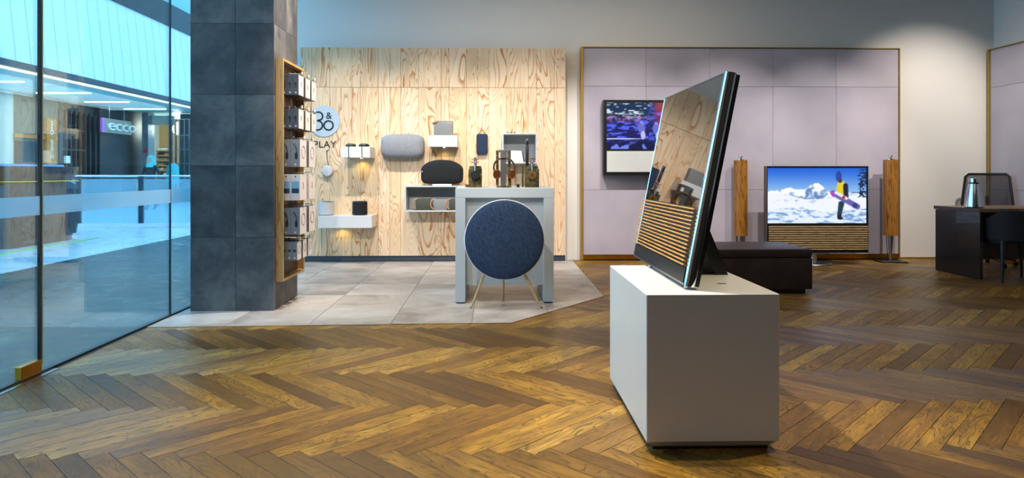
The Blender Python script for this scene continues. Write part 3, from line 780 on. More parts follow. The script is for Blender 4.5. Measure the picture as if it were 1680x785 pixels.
# column speakers with lamella fronts
def column_speaker(px, py_top, py_bot, py_floor, label):
    Yc = atZ(px, py_floor).y; xc = atY(px, 300, Yc).x; z0, z1 = zat(py_bot, Yc), zat(py_top, Yc); r = 0.082
    t = thing('column_speaker', (xc, Yc, 0), label, 'speaker', 'wooden column speakers beside the floor television')
    build(MB().lathe([(r - 0.012, z0 + 0.002), (r - 0.012, z1 - 0.002)], (xc, Yc, 0), 24), 'core', 'soft_black', t, smooth=True)
    n = 20
    for i in range(n):
        a = R(150 + (i + 0.5) * 240 / n)
        c, s_ = math.cos(a), math.sin(a); p = Vector((xc + c * (r - 0.006), Yc + s_ * (r - 0.006), 0)); tg = Vector((-s_, c, 0)); nn = Vector((c, s_, 0))
        hw, hd = 0.0066, 0.010
        ring = [p + tg * (i_ * hw) + nn * (j_ * hd) for i_, j_ in ((-1, -1), (1, -1), (1, 1), (-1, 1))]
        build(MB().ring_loft([[q_ + Vector((0, 0, z)) for q_ in ring] for z in (z0, z1)]), 'slat', 'oak_slat_z', t)
    build(MB().box(xc - 0.05, xc + 0.05, Yc + 0.045, Yc + r, z0, z1, 0.004), 'back_shell', 'aluminium', t)
    build(MB().lathe([(0.016, 0.022), (0.016, 0.06), (0.020, 0.12), (0.038, z0)], (xc, Yc, 0), 24), 'cone_stem', 'aluminium', t, smooth=True)
    m = MB()
    m.ring_loft([[(xc + x * s_, Yc + y * s_, z) for x, y in ((-0.155, -0.07), (0.155, -0.13), (0.155, 0.13), (-0.155, 0.13))] for z, s_ in ((0.0, 1.0), (0.016, 1.0), (0.022, 0.94))])
    build(m, 'floor_plate', 'black_plastic', t)
    build(MB().cyl((xc - 0.02, Yc + 0.03, 0.02), (xc - 0.045, Yc + 0.02, z0), 0.004, n=8), 'cable', 'black_plastic', t)
    a = build(MB().lathe([(0.052, z1), (0.052, z1 + 0.008), (0.02, z1 + 0.02), (0.012, z1 + 0.03), (0.030, z1 + 0.046), (0.034, z1 + 0.052)], (xc, Yc, 0), 24), 'acoustic_lens', 'chrome', t, smooth=True)
    return t
column_speaker(1215, 263, 388, 429.5, 'oak lamella column speaker between the tilted and the floor-standing television')
column_speaker(1461, 262, 388, 430.5, 'oak lamella column speaker at the right end of the lilac wall')

# ottoman
ot = thing('ottoman', (2.4, 6.75, 0), 'low dark brown leather ottoman behind the white plinth', 'ottoman')
ox0, ox1, oy0, oy1 = 1.72, 3.02, 6.42, 7.15
bx('base', 'black_plastic', ot, ox0 + 0.05, ox1 - 0.05, oy0 + 0.05, oy1 - 0.05, 0.0, 0.045)
build(MB().box(ox0, ox1, oy0, oy1, 0.045, 0.345, 0.018), 'body', 'dark_leather', ot, smooth=True)
build(MB().box(ox0, ox1, oy0, oy1, 0.347, 0.428, 0.022), 'seat_cushion', 'dark_leather', ot, smooth=True)

# desk
dx0, dx1, dy0, dy1 = 5.19, 6.58, 7.20, 7.96; dzt = 0.765
dk = thing('desk', ((dx0 + dx1) / 2, (dy0 + dy1) / 2, 0), 'desk with dark end panel and brown wooden top at the right', 'desk')
bx('end_panel', 'satin_black', dk, dx0 + 0.012, dx0 + 0.045, dy0 + 0.01, dy1 - 0.01, 0.006, dzt - 0.042)
bx('desktop', 'walnut_top', dk, dx0, dx1, dy0, dy1, dzt - 0.038, dzt, 0.002)
bx('edge_band', 'walnut_edge', dk, dx0 - 0.003, dx0 - 0.0002, dy0, dy1, dzt - 0.038, dzt - 0.001)
bx('modesty_panel', 'brown_leather', dk, dx0 + 0.05, dx1 - 0.05, dy0 + 0.36, dy0 + 0.385, 0.18, dzt - 0.042)
bx('end_panel', 'soft_black', dk, dx1 - 0.05, dx1 - 0.02, dy0 + 0.01, dy1 - 0.01, 0.0, dzt - 0.042)
# cone speaker
cs = atZ(1598, 337.5, dzt); cs = atY(1598, 337.5, 7.42); cx, cy = cs.x, cs.y
cn = thing('cone_speaker', (cx, cy, dzt), 'polished aluminium cone-shaped speaker standing on the desk', 'speaker')
build(MB().lathe([(0.082, dzt), (0.084, dzt + 0.012)], (cx, cy, 0), 40), 'base_ring', 'black_plastic', cn, smooth=True)
build(MB().lathe([(0.096, dzt + 0.012), (0.096, dzt + 0.02), (0.054, dzt + 0.265)], (cx, cy, 0), 40), 'cone_body', 'polished_aluminium', cn, smooth=True)
build(MB().lathe([(0.044, dzt + 0.264), (0.044, dzt + 0.282)], (cx, cy, 0), 40), 'sound_gap', 'black_plastic', cn, smooth=True)
build(MB().lathe([(0.052, dzt + 0.282), (0.050, dzt + 0.325), (0.046, dzt + 0.329)], (cx, cy, 0), 40), 'cap', 'polished_aluminium', cn, smooth=True)
# mesh office chair behind the desk
oc = Vector((6.14, 8.40, 0))
ch = thing('office_chair', oc, 'black mesh-back office chair behind the desk', 'chair')
RZ = Matrix.Translation(oc) @ Matrix.Rotation(R(-38), 4, 'Z')
def chp(mb, name, mat, smooth=False, parent=None): return build(mb.xf(RZ), name, mat, parent or ch, smooth)
outl = [(-0.24, 0.52), (0.24, 0.52), (0.27, 0.75), (0.235, 1.10), (0.20, 1.135), (-0.20, 1.135), (-0.235, 1.10), (-0.27, 0.75)]
def backy(z): return 0.22 + 0.10 * ((z - 0.52) / 0.6)
loop = [(x, backy(z) + 0.09 * (1 - (x / 0.27) ** 2) * 0.6, z) for x, z in outl]
chp(MB().tube(loop, 0.016, 8, True), 'back_frame', 'black_plastic', True)
mm = MB(); rows = 9; cols = 9; gr = []
for j in range(rows):
    z = 0.525 + (1.128 - 0.525) * j / (rows - 1); hw = np.interp(z, [0.52, 0.75, 1.10, 1.135], [0.24, 0.27, 0.235, 0.20])
    gr.append([(hw * (2 * i / (cols - 1) - 1), backy(z) + 0.054 * (1 - (hw * (2 * i / (cols - 1) - 1) / 0.27) ** 2), z) for i in range(cols)])
mm.ring_loft(gr, False, False, closed=False); chp(mm, 'mesh_back', 'chair_mesh', True)
chp(MB().tube([(0, 0.10, 0.42), (0, 0.30, 0.46), (0, 0.35, 0.60), (0, 0.36, 0.85)], 0.022, 8), 'back_spine', 'black_plastic', True)
chp(MB().box(-0.25, 0.25, -0.26, 0.24, 0.42, 0.49, 0.025), 'seat', 'fabric_chair', True)
for s_ in (-1, 1):
    ap_ = chp(MB().tube([(s_ * 0.25, 0.05, 0.44), (s_ * 0.31, 0.05, 0.46), (s_ * 0.31, 0.05, 0.66)], 0.014, 8), 'arm_post', 'black_plastic', True)
    chp(MB().box(s_ * 0.31 - 0.035, s_ * 0.31 + 0.035, -0.12, 0.16, 0.66, 0.69, 0.01), 'armrest', 'soft_black', True, ap_)
chp(MB().cyl((0, 0, 0.09), (0, 0, 0.42), 0.028), 'gas_lift', 'black_plastic', True)
for i in range(5):
    a = 2 * PI * i / 5 + 0.3; c, s_ = math.cos(a), math.sin(a)
    ba_ = chp(MB().tube([(0.02 * c, 0.02 * s_, 0.12), (0.31 * c, 0.31 * s_, 0.075)], [0.026, 0.016], 8), 'base_arm', 'black_plastic', True)
    chp(MB().cyl((0.31 * c - 0.022 * s_, 0.31 * s_ + 0.022 * c, 0.03), (0.31 * c + 0.022 * s_, 0.31 * s_ - 0.022 * c, 0.03), 0.03), 'caster', 'black_plastic', True, ba_)
# visitor chair in front of the desk (its back towards us)
vc = Vector((5.56, 7.17, 0)); vch = thing('visitor_chair', vc, 'dark grey upholstered armchair pulled up to the front of the desk', 'chair')
VM = Matrix.Translation(vc)
def vcp(mb, name, mat, smooth=False): return build(mb.xf(VM), name, mat, vch, smooth)
sh = []
for j, (z, fl) in enumerate(((0.44, 0.0), (0.60, 0.008), (0.752, 0.016))):
    outer = []; inner = []
    for k in range(17):
        a = R(180 + 180 * k / 16); outer.append((math.copysign(abs(math.cos(a)) ** 0.55, math.cos(a)) * (0.265 + fl), 0.06 + math.copysign(abs(math.sin(a)) ** 0.55, math.sin(a)) * (0.27 + fl), z))
        inner.append((math.copysign(abs(math.cos(a)) ** 0.55, math.cos(a)) * (0.225 + fl), 0.06 + math.copysign(abs(math.sin(a)) ** 0.55, math.sin(a)) * (0.23 + fl), z))
    front = [(0.285 + fl, 0.24, z)]; sh.append([(-0.265 - fl, 0.10, z)] + outer + [(0.265 + fl, 0.10, z), (0.225 + fl, 0.10, z)] + inner[::-1] + [(-0.225 - fl, 0.10, z)])
ZF = lambda y, z: z if z < 0.45 else 0.44 + (z - 0.44) * (1 - 0.30 * min(1, max(0, (y + 0.15) / 0.2)))
sh = [[(x, y, ZF(y, z)) for x, y, z in r_] for r_ in sh]
vcp(MB().ring_loft(sh), 'back_shell', 'fabric_chair', True)
vcp(MB().box(-0.24, 0.24, -0.15, 0.27, 0.40, 0.50, 0.02), 'seat', 'fabric_chair', True)
for sx in (-1, 1):
    for sy in (-1, 1):
        vcp(MB().tube([(sx * 0.245, 0.05 + sy * 0.19, 0.44), (sx * 0.268, 0.05 + sy * 0.21, 0.0)], [0.024, 0.013], 10), 'leg', 'black_plastic', True)

# ================================================================== DISPLAY TABLE AND ROUND SPEAKER
GY0, GY1 = 6.02, 6.95
gx0, gx1 = atY(747, 400, GY0).x, atY(908.5, 400, GY0).x; gz1, gz0 = atY(820, 308.5, GY0).z, atY(820, 325, GY0).z
gt = thing('display_table', ((gx0 + gx1) / 2, (GY0 + GY1) / 2, 0), 'grey painted portal-shaped display table with headphones on top', 'table')
lw_ = 0.088
bx('tabletop', 'grey_paint', gt, gx0, gx1, GY0, GY1, gz0, gz1, 0.003)
for x0, x1 in ((gx0, gx0 + lw_), (gx1 - lw_, gx1)):
    bx('leg_panel', 'grey_paint', gt, x0, x1, GY0, GY1, 0.014, gz0 - 0.0005, 0.002)
    bx('foot', 'black_plastic', gt, x0 + 0.01, x1 - 0.01, GY0 + 0.02, GY1 - 0.02, 0.0035, 0.0145)
bx('back_panel', 'grey_paint', gt, gx0 + lw_, gx1 - lw_, GY0 + 0.075, GY0 + 0.10, 0.155, gz0)

a9 = Vector((atY(827.5, 393, 5.72).x, 5.72, 0)); A9R = 0.335; az = atY(827.5, 393.5, 5.72).z
rs = thing('round_speaker', (a9.x, a9.y, 0), 'big round dark blue fabric speaker on slim wooden legs', 'speaker')
AM = T((a9.x, a9.y, az)) @ Matrix.Rotation(R(-4), 4, 'X')
circ = [(math.cos(2 * PI * i / 96) * A9R, math.sin(2 * PI * i / 96) * A9R) for i in range(96)]
inner = [(p[0] * 0.984, p[1] * 0.984) for p in circ]
build(MB().loft_y(circ, [(0.05, 0.10), (0.012, 0.035), (0.0, 0.0), (0.004, -0.004)]).xf(AM), 'rim', 'white_plastic', rs, smooth=True)
pr = [(A9R * 0.984 * (1 - math.cos(R(a))), -0.004 - 0.055 * math.sin(R(a))) for a in ()]
pr = [(0.0, -0.003)] + [(A9R * 0.984 * (1 - k), -0.004 - 0.04 * math.sqrt(max(0, 1 - k * k))) for k in (0.995, 0.97, 0.9, 0.8, 0.65, 0.5, 0.35, 0.2, 0.08)]
build(MB().loft_y(inner, pr).xf(AM), 'fabric_cover', 'fabric_blue', rs, smooth=True)
build(MB().loft_y([(p[0] * 0.6, p[1] * 0.6) for p in circ], [(0.0, 0.09), (0.05, 0.16)]).xf(AM), 'rear_body', 'white_plastic', rs, smooth=True)
for px_, py_, tx, tz, ty in ((773, 506, 797, 455, 0.02), (888, 506, 857, 455, 0.02)):
    ft = atZ(px_, py_, 0.004); tp = atY(tx, tz - 12, a9.y + ty)
    lg_ = build(MB().tube([ft, tp], [0.0085, 0.0145], 12), 'leg', 'oak_leg', rs, smooth=True)
    build(MB().cyl(ft, ft + Vector((0, 0, 0.012)), 0.0095), 'leg_tip', 'black_plastic', lg_)
ft = atZ(825.5, 494, 0.004); tp = Vector((ft.x, a9.y + 0.12, az - 0.2))
build(MB().tube([ft, tp], [0.0085, 0.0145], 12), 'leg', 'oak_leg', rs, smooth=True)

# headphone display pieces on the table top
def cup_ring(mb, c, r, th, n=24): return mb.cyl((c[0], c[1] - th / 2, c[2]), (c[0], c[1] + th / 2, c[2]), r, n=n)
def block_stand(px0, px1, py0, py1, Yf, label):
    x0, x1 = atY(px0, 300, Yf).x, atY(px1, 300, Yf).x; z1 = zat(py0, Yf)
    t = thing('headphone_stand', ((x0 + x1) / 2, Yf + 0.06, gz1), label, 'stand', 'block headphone stands on the display table')
    bx('block', 'mossy_brass', t, x0, x1, Yf, Yf + 0.05, gz1, z1, 0.002)
    bx('block', 'mossy_brass', t, x0 + 0.006, x1 + 0.004 - 0.01, Yf + 0.06, Yf + 0.12, gz1, z1 + 0.025, 0.002)
    bx('strap_arm', 'aluminium', t, (x0 + x1) / 2 - 0.012, (x0 + x1) / 2 + 0.012, Yf + 0.02, Yf + 0.10, z1, z1 + 0.105, 0.004)
    return t, (x0 + x1) / 2, z1
YS = 6.16
t1, c1, zt1 = block_stand(768.5, 790.5, 277, 305.5, YS, 'mossy brass block headphone stand at the left of the display table')
t2, c2, zt2 = block_stand(861.5, 884.5, 277, 305.5, YS, 'mossy brass block headphone stand at the right of the display table')
def onear(cx, z, Yf, ring, face, label):
    t = thing('headphones', (cx, Yf, z), label, 'headphones', 'headphones on the block stands')
    y = Yf - 0.012
    ec = build(MB().cyl((cx, Yf - 0.002, z), (cx, Yf - 0.022, z), 0.040, n=32), 'ear_cup', ring, t, smooth=True)
    build(MB().cyl((cx, Yf - 0.022, z), (cx, Yf - 0.028, z), 0.031, n=32), 'cup_face', face, ec, smooth=True)
    build(MB().cyl((cx, Yf - 0.028, z), (cx, Yf - 0.031, z), 0.010, n=16), 'cup_centre', 'steel_dark', ec, smooth=True)
    arc = [(cx, Yf - 0.012 + 0.07 * (1 - math.cos(a)), z + 0.035 + 0.135 * math.sin(a)) for a in [PI * k / 14 for k in range(8)]]
    arc = [(cx, Yf - 0.012 + 0.002 * k, z + 0.036 + 0.0105 * k) for k in range(9)] + [(cx, Yf + 0.02 + 0.02 * k, z + 0.13 + 0.018 * math.sin(k * 0.8)) for k in range(1, 5)]
    build(MB().tube(arc, 0.008, 8), 'headband', 'aluminium', t, smooth=True)
    for sz in (0.115, 0.14):
        build(MB().tube([(cx - 0.032, Yf + 0.01, z + sz + 0.01), (cx - 0.012, Yf - 0.012, z + sz - 0.004), (cx + 0.012, Yf - 0.012, z + sz - 0.004), (cx + 0.032, Yf + 0.01, z + sz + 0.008)], 0.0035, 6), 'cable', 'red_wire', t, smooth=True)
onear(c1, zat(288, YS), YS, 'black_plastic', 'steel_dark', 'black on-ear headphones on the left block stand')
onear(c2, zat(287.5, YS), YS, 'aluminium', 'brass', 'silver headphones with brass cup on the right block stand')
# tall centre stand with over-ear headphones
YC = 6.14
hx = atY(826, 290, YC).x
cst = thing('headphone_tower', (hx, YC, gz1), 'tall slotted metal headphone tower in the middle of the display table', 'stand')
zt = zat(246, YC)
bx('foot_plate', 'mossy_brass', cst, hx - 0.06, hx + 0.07, YC - 0.02, YC + 0.1, gz1, gz1 + 0.014, 0.002)
bx('front_blade', 'aluminium', cst, hx - 0.026, hx + 0.022, YC, YC + 0.014, gz1 + 0.014, zt, 0.002)
for s_ in (-1, 1): bx('side_blade', 'mossy_brass', cst, hx + s_ * 0.055 - 0.012, hx + s_ * 0.055 + 0.012, YC + 0.03, YC + 0.09, gz1 + 0.014, zt - 0.004, 0.002)
bx('cap', 'aluminium', cst, hx - 0.05, hx + 0.05, YC + 0.014, YC + 0.09, zt - 0.022, zt, 0.002)
hp = thing('headphones', (hx, YC, zat(285, YC)), 'brown leather over-ear headphones hanging on the tall metal tower', 'headphones')
zc = zat(286, YC); hr = 0.092
build(MB().tube([(hx + 0.005 + hr * math.cos(a), YC - 0.016, zc + 0.062 + 0.085 * math.sin(a)) for a in [R(-25 + 230 * k / 24) for k in range(25)]], 0.0085, 8), 'headband', 'brown_leather', hp, smooth=True)
for s_, m_ in ((-1, 'copper'), (1, 'copper')):
    cxx = hx + 0.005 + s_ * 0.072
    o = build(MB().loft_y(supere(0.052, 0.085, 2.4, 32), [(0.006, 0.02), (0.0, 0.01), (0.0, -0.012), (0.008, -0.02)], (cxx, YC - 0.018, zc)), 'ear_cup', 'copper', hp, smooth=True)
    build(MB().loft_y(supere(0.04, 0.075, 2.4, 32), [(0.0, 0.03), (0.0, 0.0)], (cxx - s_ * 0.022, YC - 0.014, zc)), 'ear_cushion', 'brown_leather', o, smooth=True)
def small(name, label, cat, mb, mat, **kw): return build(mb, name, mat, None, smooth=kw.pop('smooth', False), label=label, category_=None) if False else setp(build(mb, name, mat, None, smooth=kw.pop('smooth', False)), label, cat, **kw)
p = atY(850, 305, 6.2); small('cable_clip', 'small black cable block lying right of the headphone tower', 'clip', MB().box(p.x - 0.014, p.x + 0.014, 6.19, 6.22, gz1, gz1 + 0.03, 0.003), 'black_plastic')
p = atY(766, 303, 6.3); small('copper_knob', 'small round copper knob at the left end of the table top', 'knob', MB().lathe([(0.004, gz1), (0.016, gz1 + 0.005), (0.017, gz1 + 0.018), (0.006, gz1 + 0.03)], (p.x, 6.3, 0), 20), 'copper', smooth=True)
p = atY(857, 290, 6.45); 
sp_ = thing('headphone_stand', (atY(859, 300, 6.4).x, 6.4, gz1), 'dark slotted stand partly behind the right block stand', 'stand')
xq = atY(858, 300, 6.4).x
for k in range(3): bx('blade', 'mossy_brass', sp_, xq - 0.012 + k * 0.028, xq + 0.004 + k * 0.028, 6.37, 6.44, gz1, gz1 + 0.205, 0.002)
# slim dark handset standing tall behind the right block stand
hs = atY(865, 262, 6.33); z0_, z1_ = gz1, zat(228, 6.33)
hnd = thing('remote_control', (hs.x, 6.33, gz1), 'slim upright dark remote control behind the right block stand', 'remote control')
build(MB().box(hs.x - 0.015, hs.x + 0.015, 6.325, 6.345, gz1 + 0.16, z1_, 0.006), 'body', 'steel_dark', hnd, smooth=True)
build(MB().box(hs.x - 0.009, hs.x + 0.009, 6.318, 6.325, z1_ - 0.06, z1_ - 0.012, 0.002), 'silver_inlay', 'chrome', hnd)
bx('holder', 'mossy_brass', hnd, hs.x - 0.012, hs.x + 0.012, 6.325, 6.345, gz1, gz1 + 0.16)

# ================================================================== THINGS ON THE PLYWOOD WALL
def shelf(px0, px1, py0, py1, depth, label, name='wall_shelf', mat='lacquer_white', Yw=YP):
    Yf = Yw - depth; x0, x1 = atY(px0, 300, Yf).x, atY(px1, 300, Yf).x; z1, z0 = zat(py0, Yf), zat(py1, Yf)
    t = thing(name, ((x0 + x1) / 2, Yf, z0), label, 'shelf', 'white box shelves on the plywood wall')
    bx('box', mat, t, x0, x1, Yf, Yw, z0, z1, 0.002)
    return t, x0, x1, z0, z1, Yf
def led(t, x, y, z, power):
    build(MB().lathe([(0.012, z - 0.004), (0.012, z)], (x, y, 0), 12), 'led_spot', 'led_dot', t)
    l = bpy.data.lights.new('led_lamp', 'SPOT'); l.energy = power; l.color = (1.0, 0.72, 0.16); l.spot_size = R(130); l.spot_blend = 0.8; l.shadow_soft_size = 0.01
    o = bpy.data.objects.new('led_lamp', l); COL.objects.link(o); o.location = (x, y, z - 0.012); o.rotation_euler = (R(12), 0, 0)
s1, x0, x1, z0, z1, Yf = shelf(560, 607, 241, 259, 0.36, 'small white box shelf with two round speakers on it')
led(s1, (x0 + x1) / 2 + 0.02, YP - 0.10, z0, 1.6)
def puck(px, label, mat):
    xc = atY(px, 240, Yf).x; Yc = Yf + 0.075
    t = thing('puck_speaker', (xc, Yc, z1), label, 'speaker', 'round puck speakers on the small shelf')
    build(MB().lathe([(0.050, z1), (0.064, z1 + 0.006), (0.066, z1 + 0.018), (0.058, z1 + 0.032), (0.03, z1 + 0.041), (0.004, z1 + 0.043)], (xc, Yc, 0), 36), 'body', mat, t, smooth=True)
    build(MB().lathe([(0.0665, z1 + 0.010), (0.0675, z1 + 0.014), (0.0665, z1 + 0.018)], (xc, Yc, 0), 36, False), 'rim', 'steel_dark', t, smooth=True)
    build(MB().tube([(xc - 0.01, Yc - 0.064, z1 + 0.014), (xc - 0.012, Yf - 0.006, z1 + 0.012), (xc - 0.013, Yf - 0.006, z1 - 0.06), (xc - 0.010, Yf - 0.006, z1 - 0.125)], 0.0045, 6), 'strap', 'brown_leather', t, smooth=True)
    build(MB().lathe([(0.004, z1 - 0.14), (0.009, z1 - 0.133), (0.004, z1 - 0.122)], (xc - 0.010, Yf - 0.008, 0), 10), 'toggle', 'black_plastic', t)
puck(573.5, 'dark green round puck speaker with a hanging strap', 'green_cover')
puck(595.5, 'black round puck speaker with a hanging strap', 'black_plastic')
s2, x0, x1, z0, z1, Yf = shelf(522, 610, 354, 374, 0.36, 'long white box shelf with two drum-shaped speakers on it')
led(s2, atY(560, 374, YP - 0.1).x, YP - 0.10, z0, 1.2)
SZ1 = z1
def drum(px, r, Yc, py, label, mat):
    xc = atY(px, 340, Yc).x; zt_ = zat(py, Yc)
    t = thing('drum_speaker', (xc, Yc, SZ1), label, 'speaker', 'drum-shaped speakers on the long shelf')
    build(MB().lathe([(r * 0.93, SZ1), (r * 0.95, SZ1 + 0.008)], (xc, Yc, 0), 40), 'base_ring', 'black_plastic', t, smooth=True)
    build(MB().lathe([(r, SZ1 + 0.008), (r, zt_ - 0.012)], (xc, Yc, 0), 40), 'fabric_body', mat, t, smooth=True)
    build(MB().lathe([(r, zt_ - 0.012), (r * 0.98, zt_ - 0.002), (r * 0.9, zt_)], (xc, Yc, 0), 40), 'top_plate', 'aluminium' if mat == 'fabric_light' else 'black_plastic', t, smooth=True)
drum(535, 0.095, YP - 0.2, 330, 'light grey drum-shaped speaker on the long white shelf', 'fabric_light')
drum(590.5, 0.092, YP - 0.2, 330, 'black drum-shaped speaker on the long white shelf', 'fabric_black')
s3, x0, x1, z0, z1, Yf = shelf(702.5, 750, 222.5, 241, 0.36, 'short white box shelf carrying a grey box speaker')
led(s3, (x0 + x1) / 2, YP - 0.12, z0, 1.0)
# grey box speaker with leather strap
bY = Yf + 0.03; bx0, bx1 = atY(711.5, 210, bY).x, atY(742.5, 210, bY).x; bz1 = zat(198.5, bY)
b1 = thing('box_speaker', ((bx0 + bx1) / 2, bY, z1), 'light grey box speaker with leather strap on the short shelf', 'speaker')
build(MB().box(bx0, bx1, bY, bY + 0.13, z1, bz1, 0.008), 'body', 'grey_cover', b1, smooth=True)
bx('top_edge', 'aluminium', b1, bx0 + 0.004, bx1 - 0.004, bY - 0.002, bY + 0.13, bz1 - 0.03, bz1 - 0.026)
zz = bz1 - 0.02
build(MB().tube([(bx0 + 0.06, bY - 0.004, zz + 0.012), (bx0 + 0.02, bY - 0.012, zz + 0.004), (bx0 - 0.012, bY, zz - 0.012), (bx0 - 0.012, bY + 0.08, zz - 0.012)], 0.011, 8), 'strap', 'tan_leather', b1, smooth=True)
build(MB().cyl((bx1 + 0.02, YP - 0.02, z1 + 0.02), (bx1 + 0.02, YP - 0.002, z1 + 0.02), 0.03), 'cable_ring', 'tan_leather', b1, smooth=True)

# grey rounded wall speaker
gY = YP - 0.17; gx, gz_ = atY(659.5, 240, gY).x, zat(240.5, gY); gw = 70.5 * gY / FPX; gh = 40 * gY / FPX
gsp = thing('wall_speaker', (gx, gY, gz_ - gh / 2), 'grey fabric pillow-shaped speaker mounted on the plywood wall', 'speaker')
ol = [(x, z * (1 + 0.10 * (1 - (2 * x / gw) ** 2)) if z > 0 else z * (1 + 0.03 * (1 - (2 * x / gw) ** 2))) for x, z in supere(gw, gh * 0.94, 5.0, 64)]
build(MB().loft_y(ol, [(0.03, 0.168), (0.0, 0.12), (0.0, 0.05), (0.006, 0.02), (0.05, -0.012), (0.12, -0.022), (gh * 0.48, -0.024)], (gx, gY, gz_)), 'fabric_body', 'fabric_grey', gsp, smooth=60)
build(MB().box(gx - gw * 0.49, gx + gw * 0.49, gY + 0.045, gY + 0.13, gz_ - 0.003, gz_ + 0.001), 'crease', 'steel_dark', gsp)
# blue hanging speaker
hY = YP - 0.06; hx_, hz_ = atY(791, 235, hY).x, zat(236.5, hY)
hsp = thing('hanging_speaker', (hx_, hY, hz_ - 0.16), 'small navy blue rounded speaker hanging by a cord on the plywood wall', 'speaker')
build(MB().loft_y(rrect(0.145, 0.262, 0.028), [(0.006, 0.05), (0.0, 0.04), (0.0, 0.004), (0.006, -0.004), (0.05, -0.010)], (hx_, hY, hz_)), 'fabric_body', 'fabric_navy', hsp, smooth=True)
build(MB().tube([(hx_ - 0.045, hY + 0.02, hz_ + 0.125), (hx_ - 0.02, hY + 0.01, hz_ + 0.17), (hx_, hY + 0.005, hz_ + 0.185), (hx_ + 0.02, hY + 0.01, hz_ + 0.17), (hx_ + 0.045, hY + 0.02, hz_ + 0.125)], 0.006, 6), 'cord', 'tan_leather', hsp, smooth=True)
build(MB().tube([(hx_, YP, hz_ + 0.20), (hx_, hY - 0.02, hz_ + 0.195), (hx_, hY - 0.03, hz_ + 0.215)], 0.006, 8), 'hook', 'chrome', hsp, smooth=True)
# small round speaker on a strap
rY = YP - 0.06; rx_, rz_ = atY(537, 280, rY).x, zat(281, rY)
rsp = thing('hanging_speaker', (rx_, rY, rz_ - 0.09), 'small pale round speaker hanging on a strap below the black lettering', 'speaker')
build(MB().loft_y([(math.cos(2 * PI * i / 40) * 0.072, math.sin(2 * PI * i / 40) * 0.072) for i in range(40)], [(0.012, 0.05), (0.0, 0.035), (0.0, 0.012), (0.014, -0.006), (0.06, -0.014)], (rx_, rY, rz_)), 'body', 'fabric_light', rsp, smooth=True)
build(MB().loft_y([(math.cos(2 * PI * i / 40) * 0.073, math.sin(2 * PI * i / 40) * 0.073) for i in range(40)], [(0.0, 0.026), (0.0, 0.020)], (rx_, rY, rz_)), 'rim', 'tan_leather', rsp, smooth=True)
build(MB().tube([(rx_ + 0.012, rY + 0.02, rz_ + 0.07), (rx_ - 0.006, rY + 0.01, rz_ + 0.16), (rx_ - 0.008, rY + 0.01, rz_ + 0.25)], 0.0045, 6), 'strap', 'black_plastic', rsp, smooth=True)
build(MB().tube([(rx_ - 0.012, YP, rz_ + 0.26), (rx_ - 0.008, YP - 0.07, rz_ + 0.255), (rx_ + 0.03, YP - 0.08, rz_ + 0.275)], 0.006, 8), 'hook', 'steel_dark', rsp, smooth=True)

# logo disc and lettering
lY = YP - 0.012; lcx, lcz = atY(531.5, 199.5, lY).x, zat(199.5, lY); lr = 25.5 * lY / FPX
lg = thing('wall_logo', (lcx, YP, lcz - 0.4), 'round grey logo disc with black lettering below on the plywood wall', 'sign')
build(MB().loft_y([(math.cos(2 * PI * i / 64) * lr, math.sin(2 * PI * i / 64) * lr) for i in range(64)], [(0.0, 0.011), (0.0, 0.0)], (lcx, lY, lcz)), 'disc', 'logo_grey', lg)
px_ = lY / FPX
def arc_pts(cx, cz, r, a0, a1, n=28): return [(cx + r * math.cos(R(a0 + (a1 - a0) * k / n)), cz + r * math.sin(R(a0 + (a1 - a0) * k / n))) for k in range(n + 1)]
def flat_stroke(path, wd, name, closed=False):
    m = MB(); rings = []; n = len(path)
    for i, p in enumerate(path):
        a = path[i - 1] if (i or closed) else p; b = path[(i + 1) % n] if (i < n - 1 or closed) else p
        d = Vector((b[0] - a[0], b[1] - a[1])).normalized(); nn = Vector((-d.y, d.x)) * wd / 2
        rings.append([(p[0] + nn.x, lY - 0.0002, p[1] + nn.y), (p[0] + nn.x, lY - 0.004, p[1] + nn.y), (p[0] - nn.x, lY - 0.004, p[1] - nn.y), (p[0] - nn.x, lY - 0.0002, p[1] - nn.y)])
    if closed: rings.append(rings[0])
    m.ring_loft(rings, not closed, not closed); return build(m, name, 'black_plastic', lg)
LX = lambda x: atY(x, 200, lY).x
LZ = lambda y: zat(y, lY)
flat_stroke(arc_pts(LX(539), LZ(206.5), 7.4 * px_, 0, 347.1, 28)[:-1] if False else arc_pts(LX(539), LZ(206.5), 7.4 * px_, 0, 350, 35), 2.5 * px_, 'letter_o', True)
flat_stroke([(LX(516), LZ(214)), (LX(516), LZ(185))] + [(LX(522), LZ(185))] + arc_pts(LX(522.5), LZ(191.5), 6.8 * px_, 88, -62, 16) + [(LX(521), LZ(198.3))], 2.5 * px_, 'letter_b_top')
flat_stroke([(LX(520), LZ(198.8))] + arc_pts(LX(521.5), LZ(206.4), 7.4 * px_, 75, -88, 16) + [(LX(516), LZ(214))], 2.5 * px_, 'letter_b_bowl')
text_mesh('&', 15.5 * px_, 0.002, 'ampersand', 'black_plastic', lg, T((LX(539.5), lY - 0.0035, LZ(195.5))) @ FACE_CAM)
text_mesh('PLAY', 15.5 * px_, 0.003, 'lettering', 'black_plastic', lg, T((LX(532.5), YP - 0.004, zat(242.5, YP))) @ FACE_CAM, 1.08)

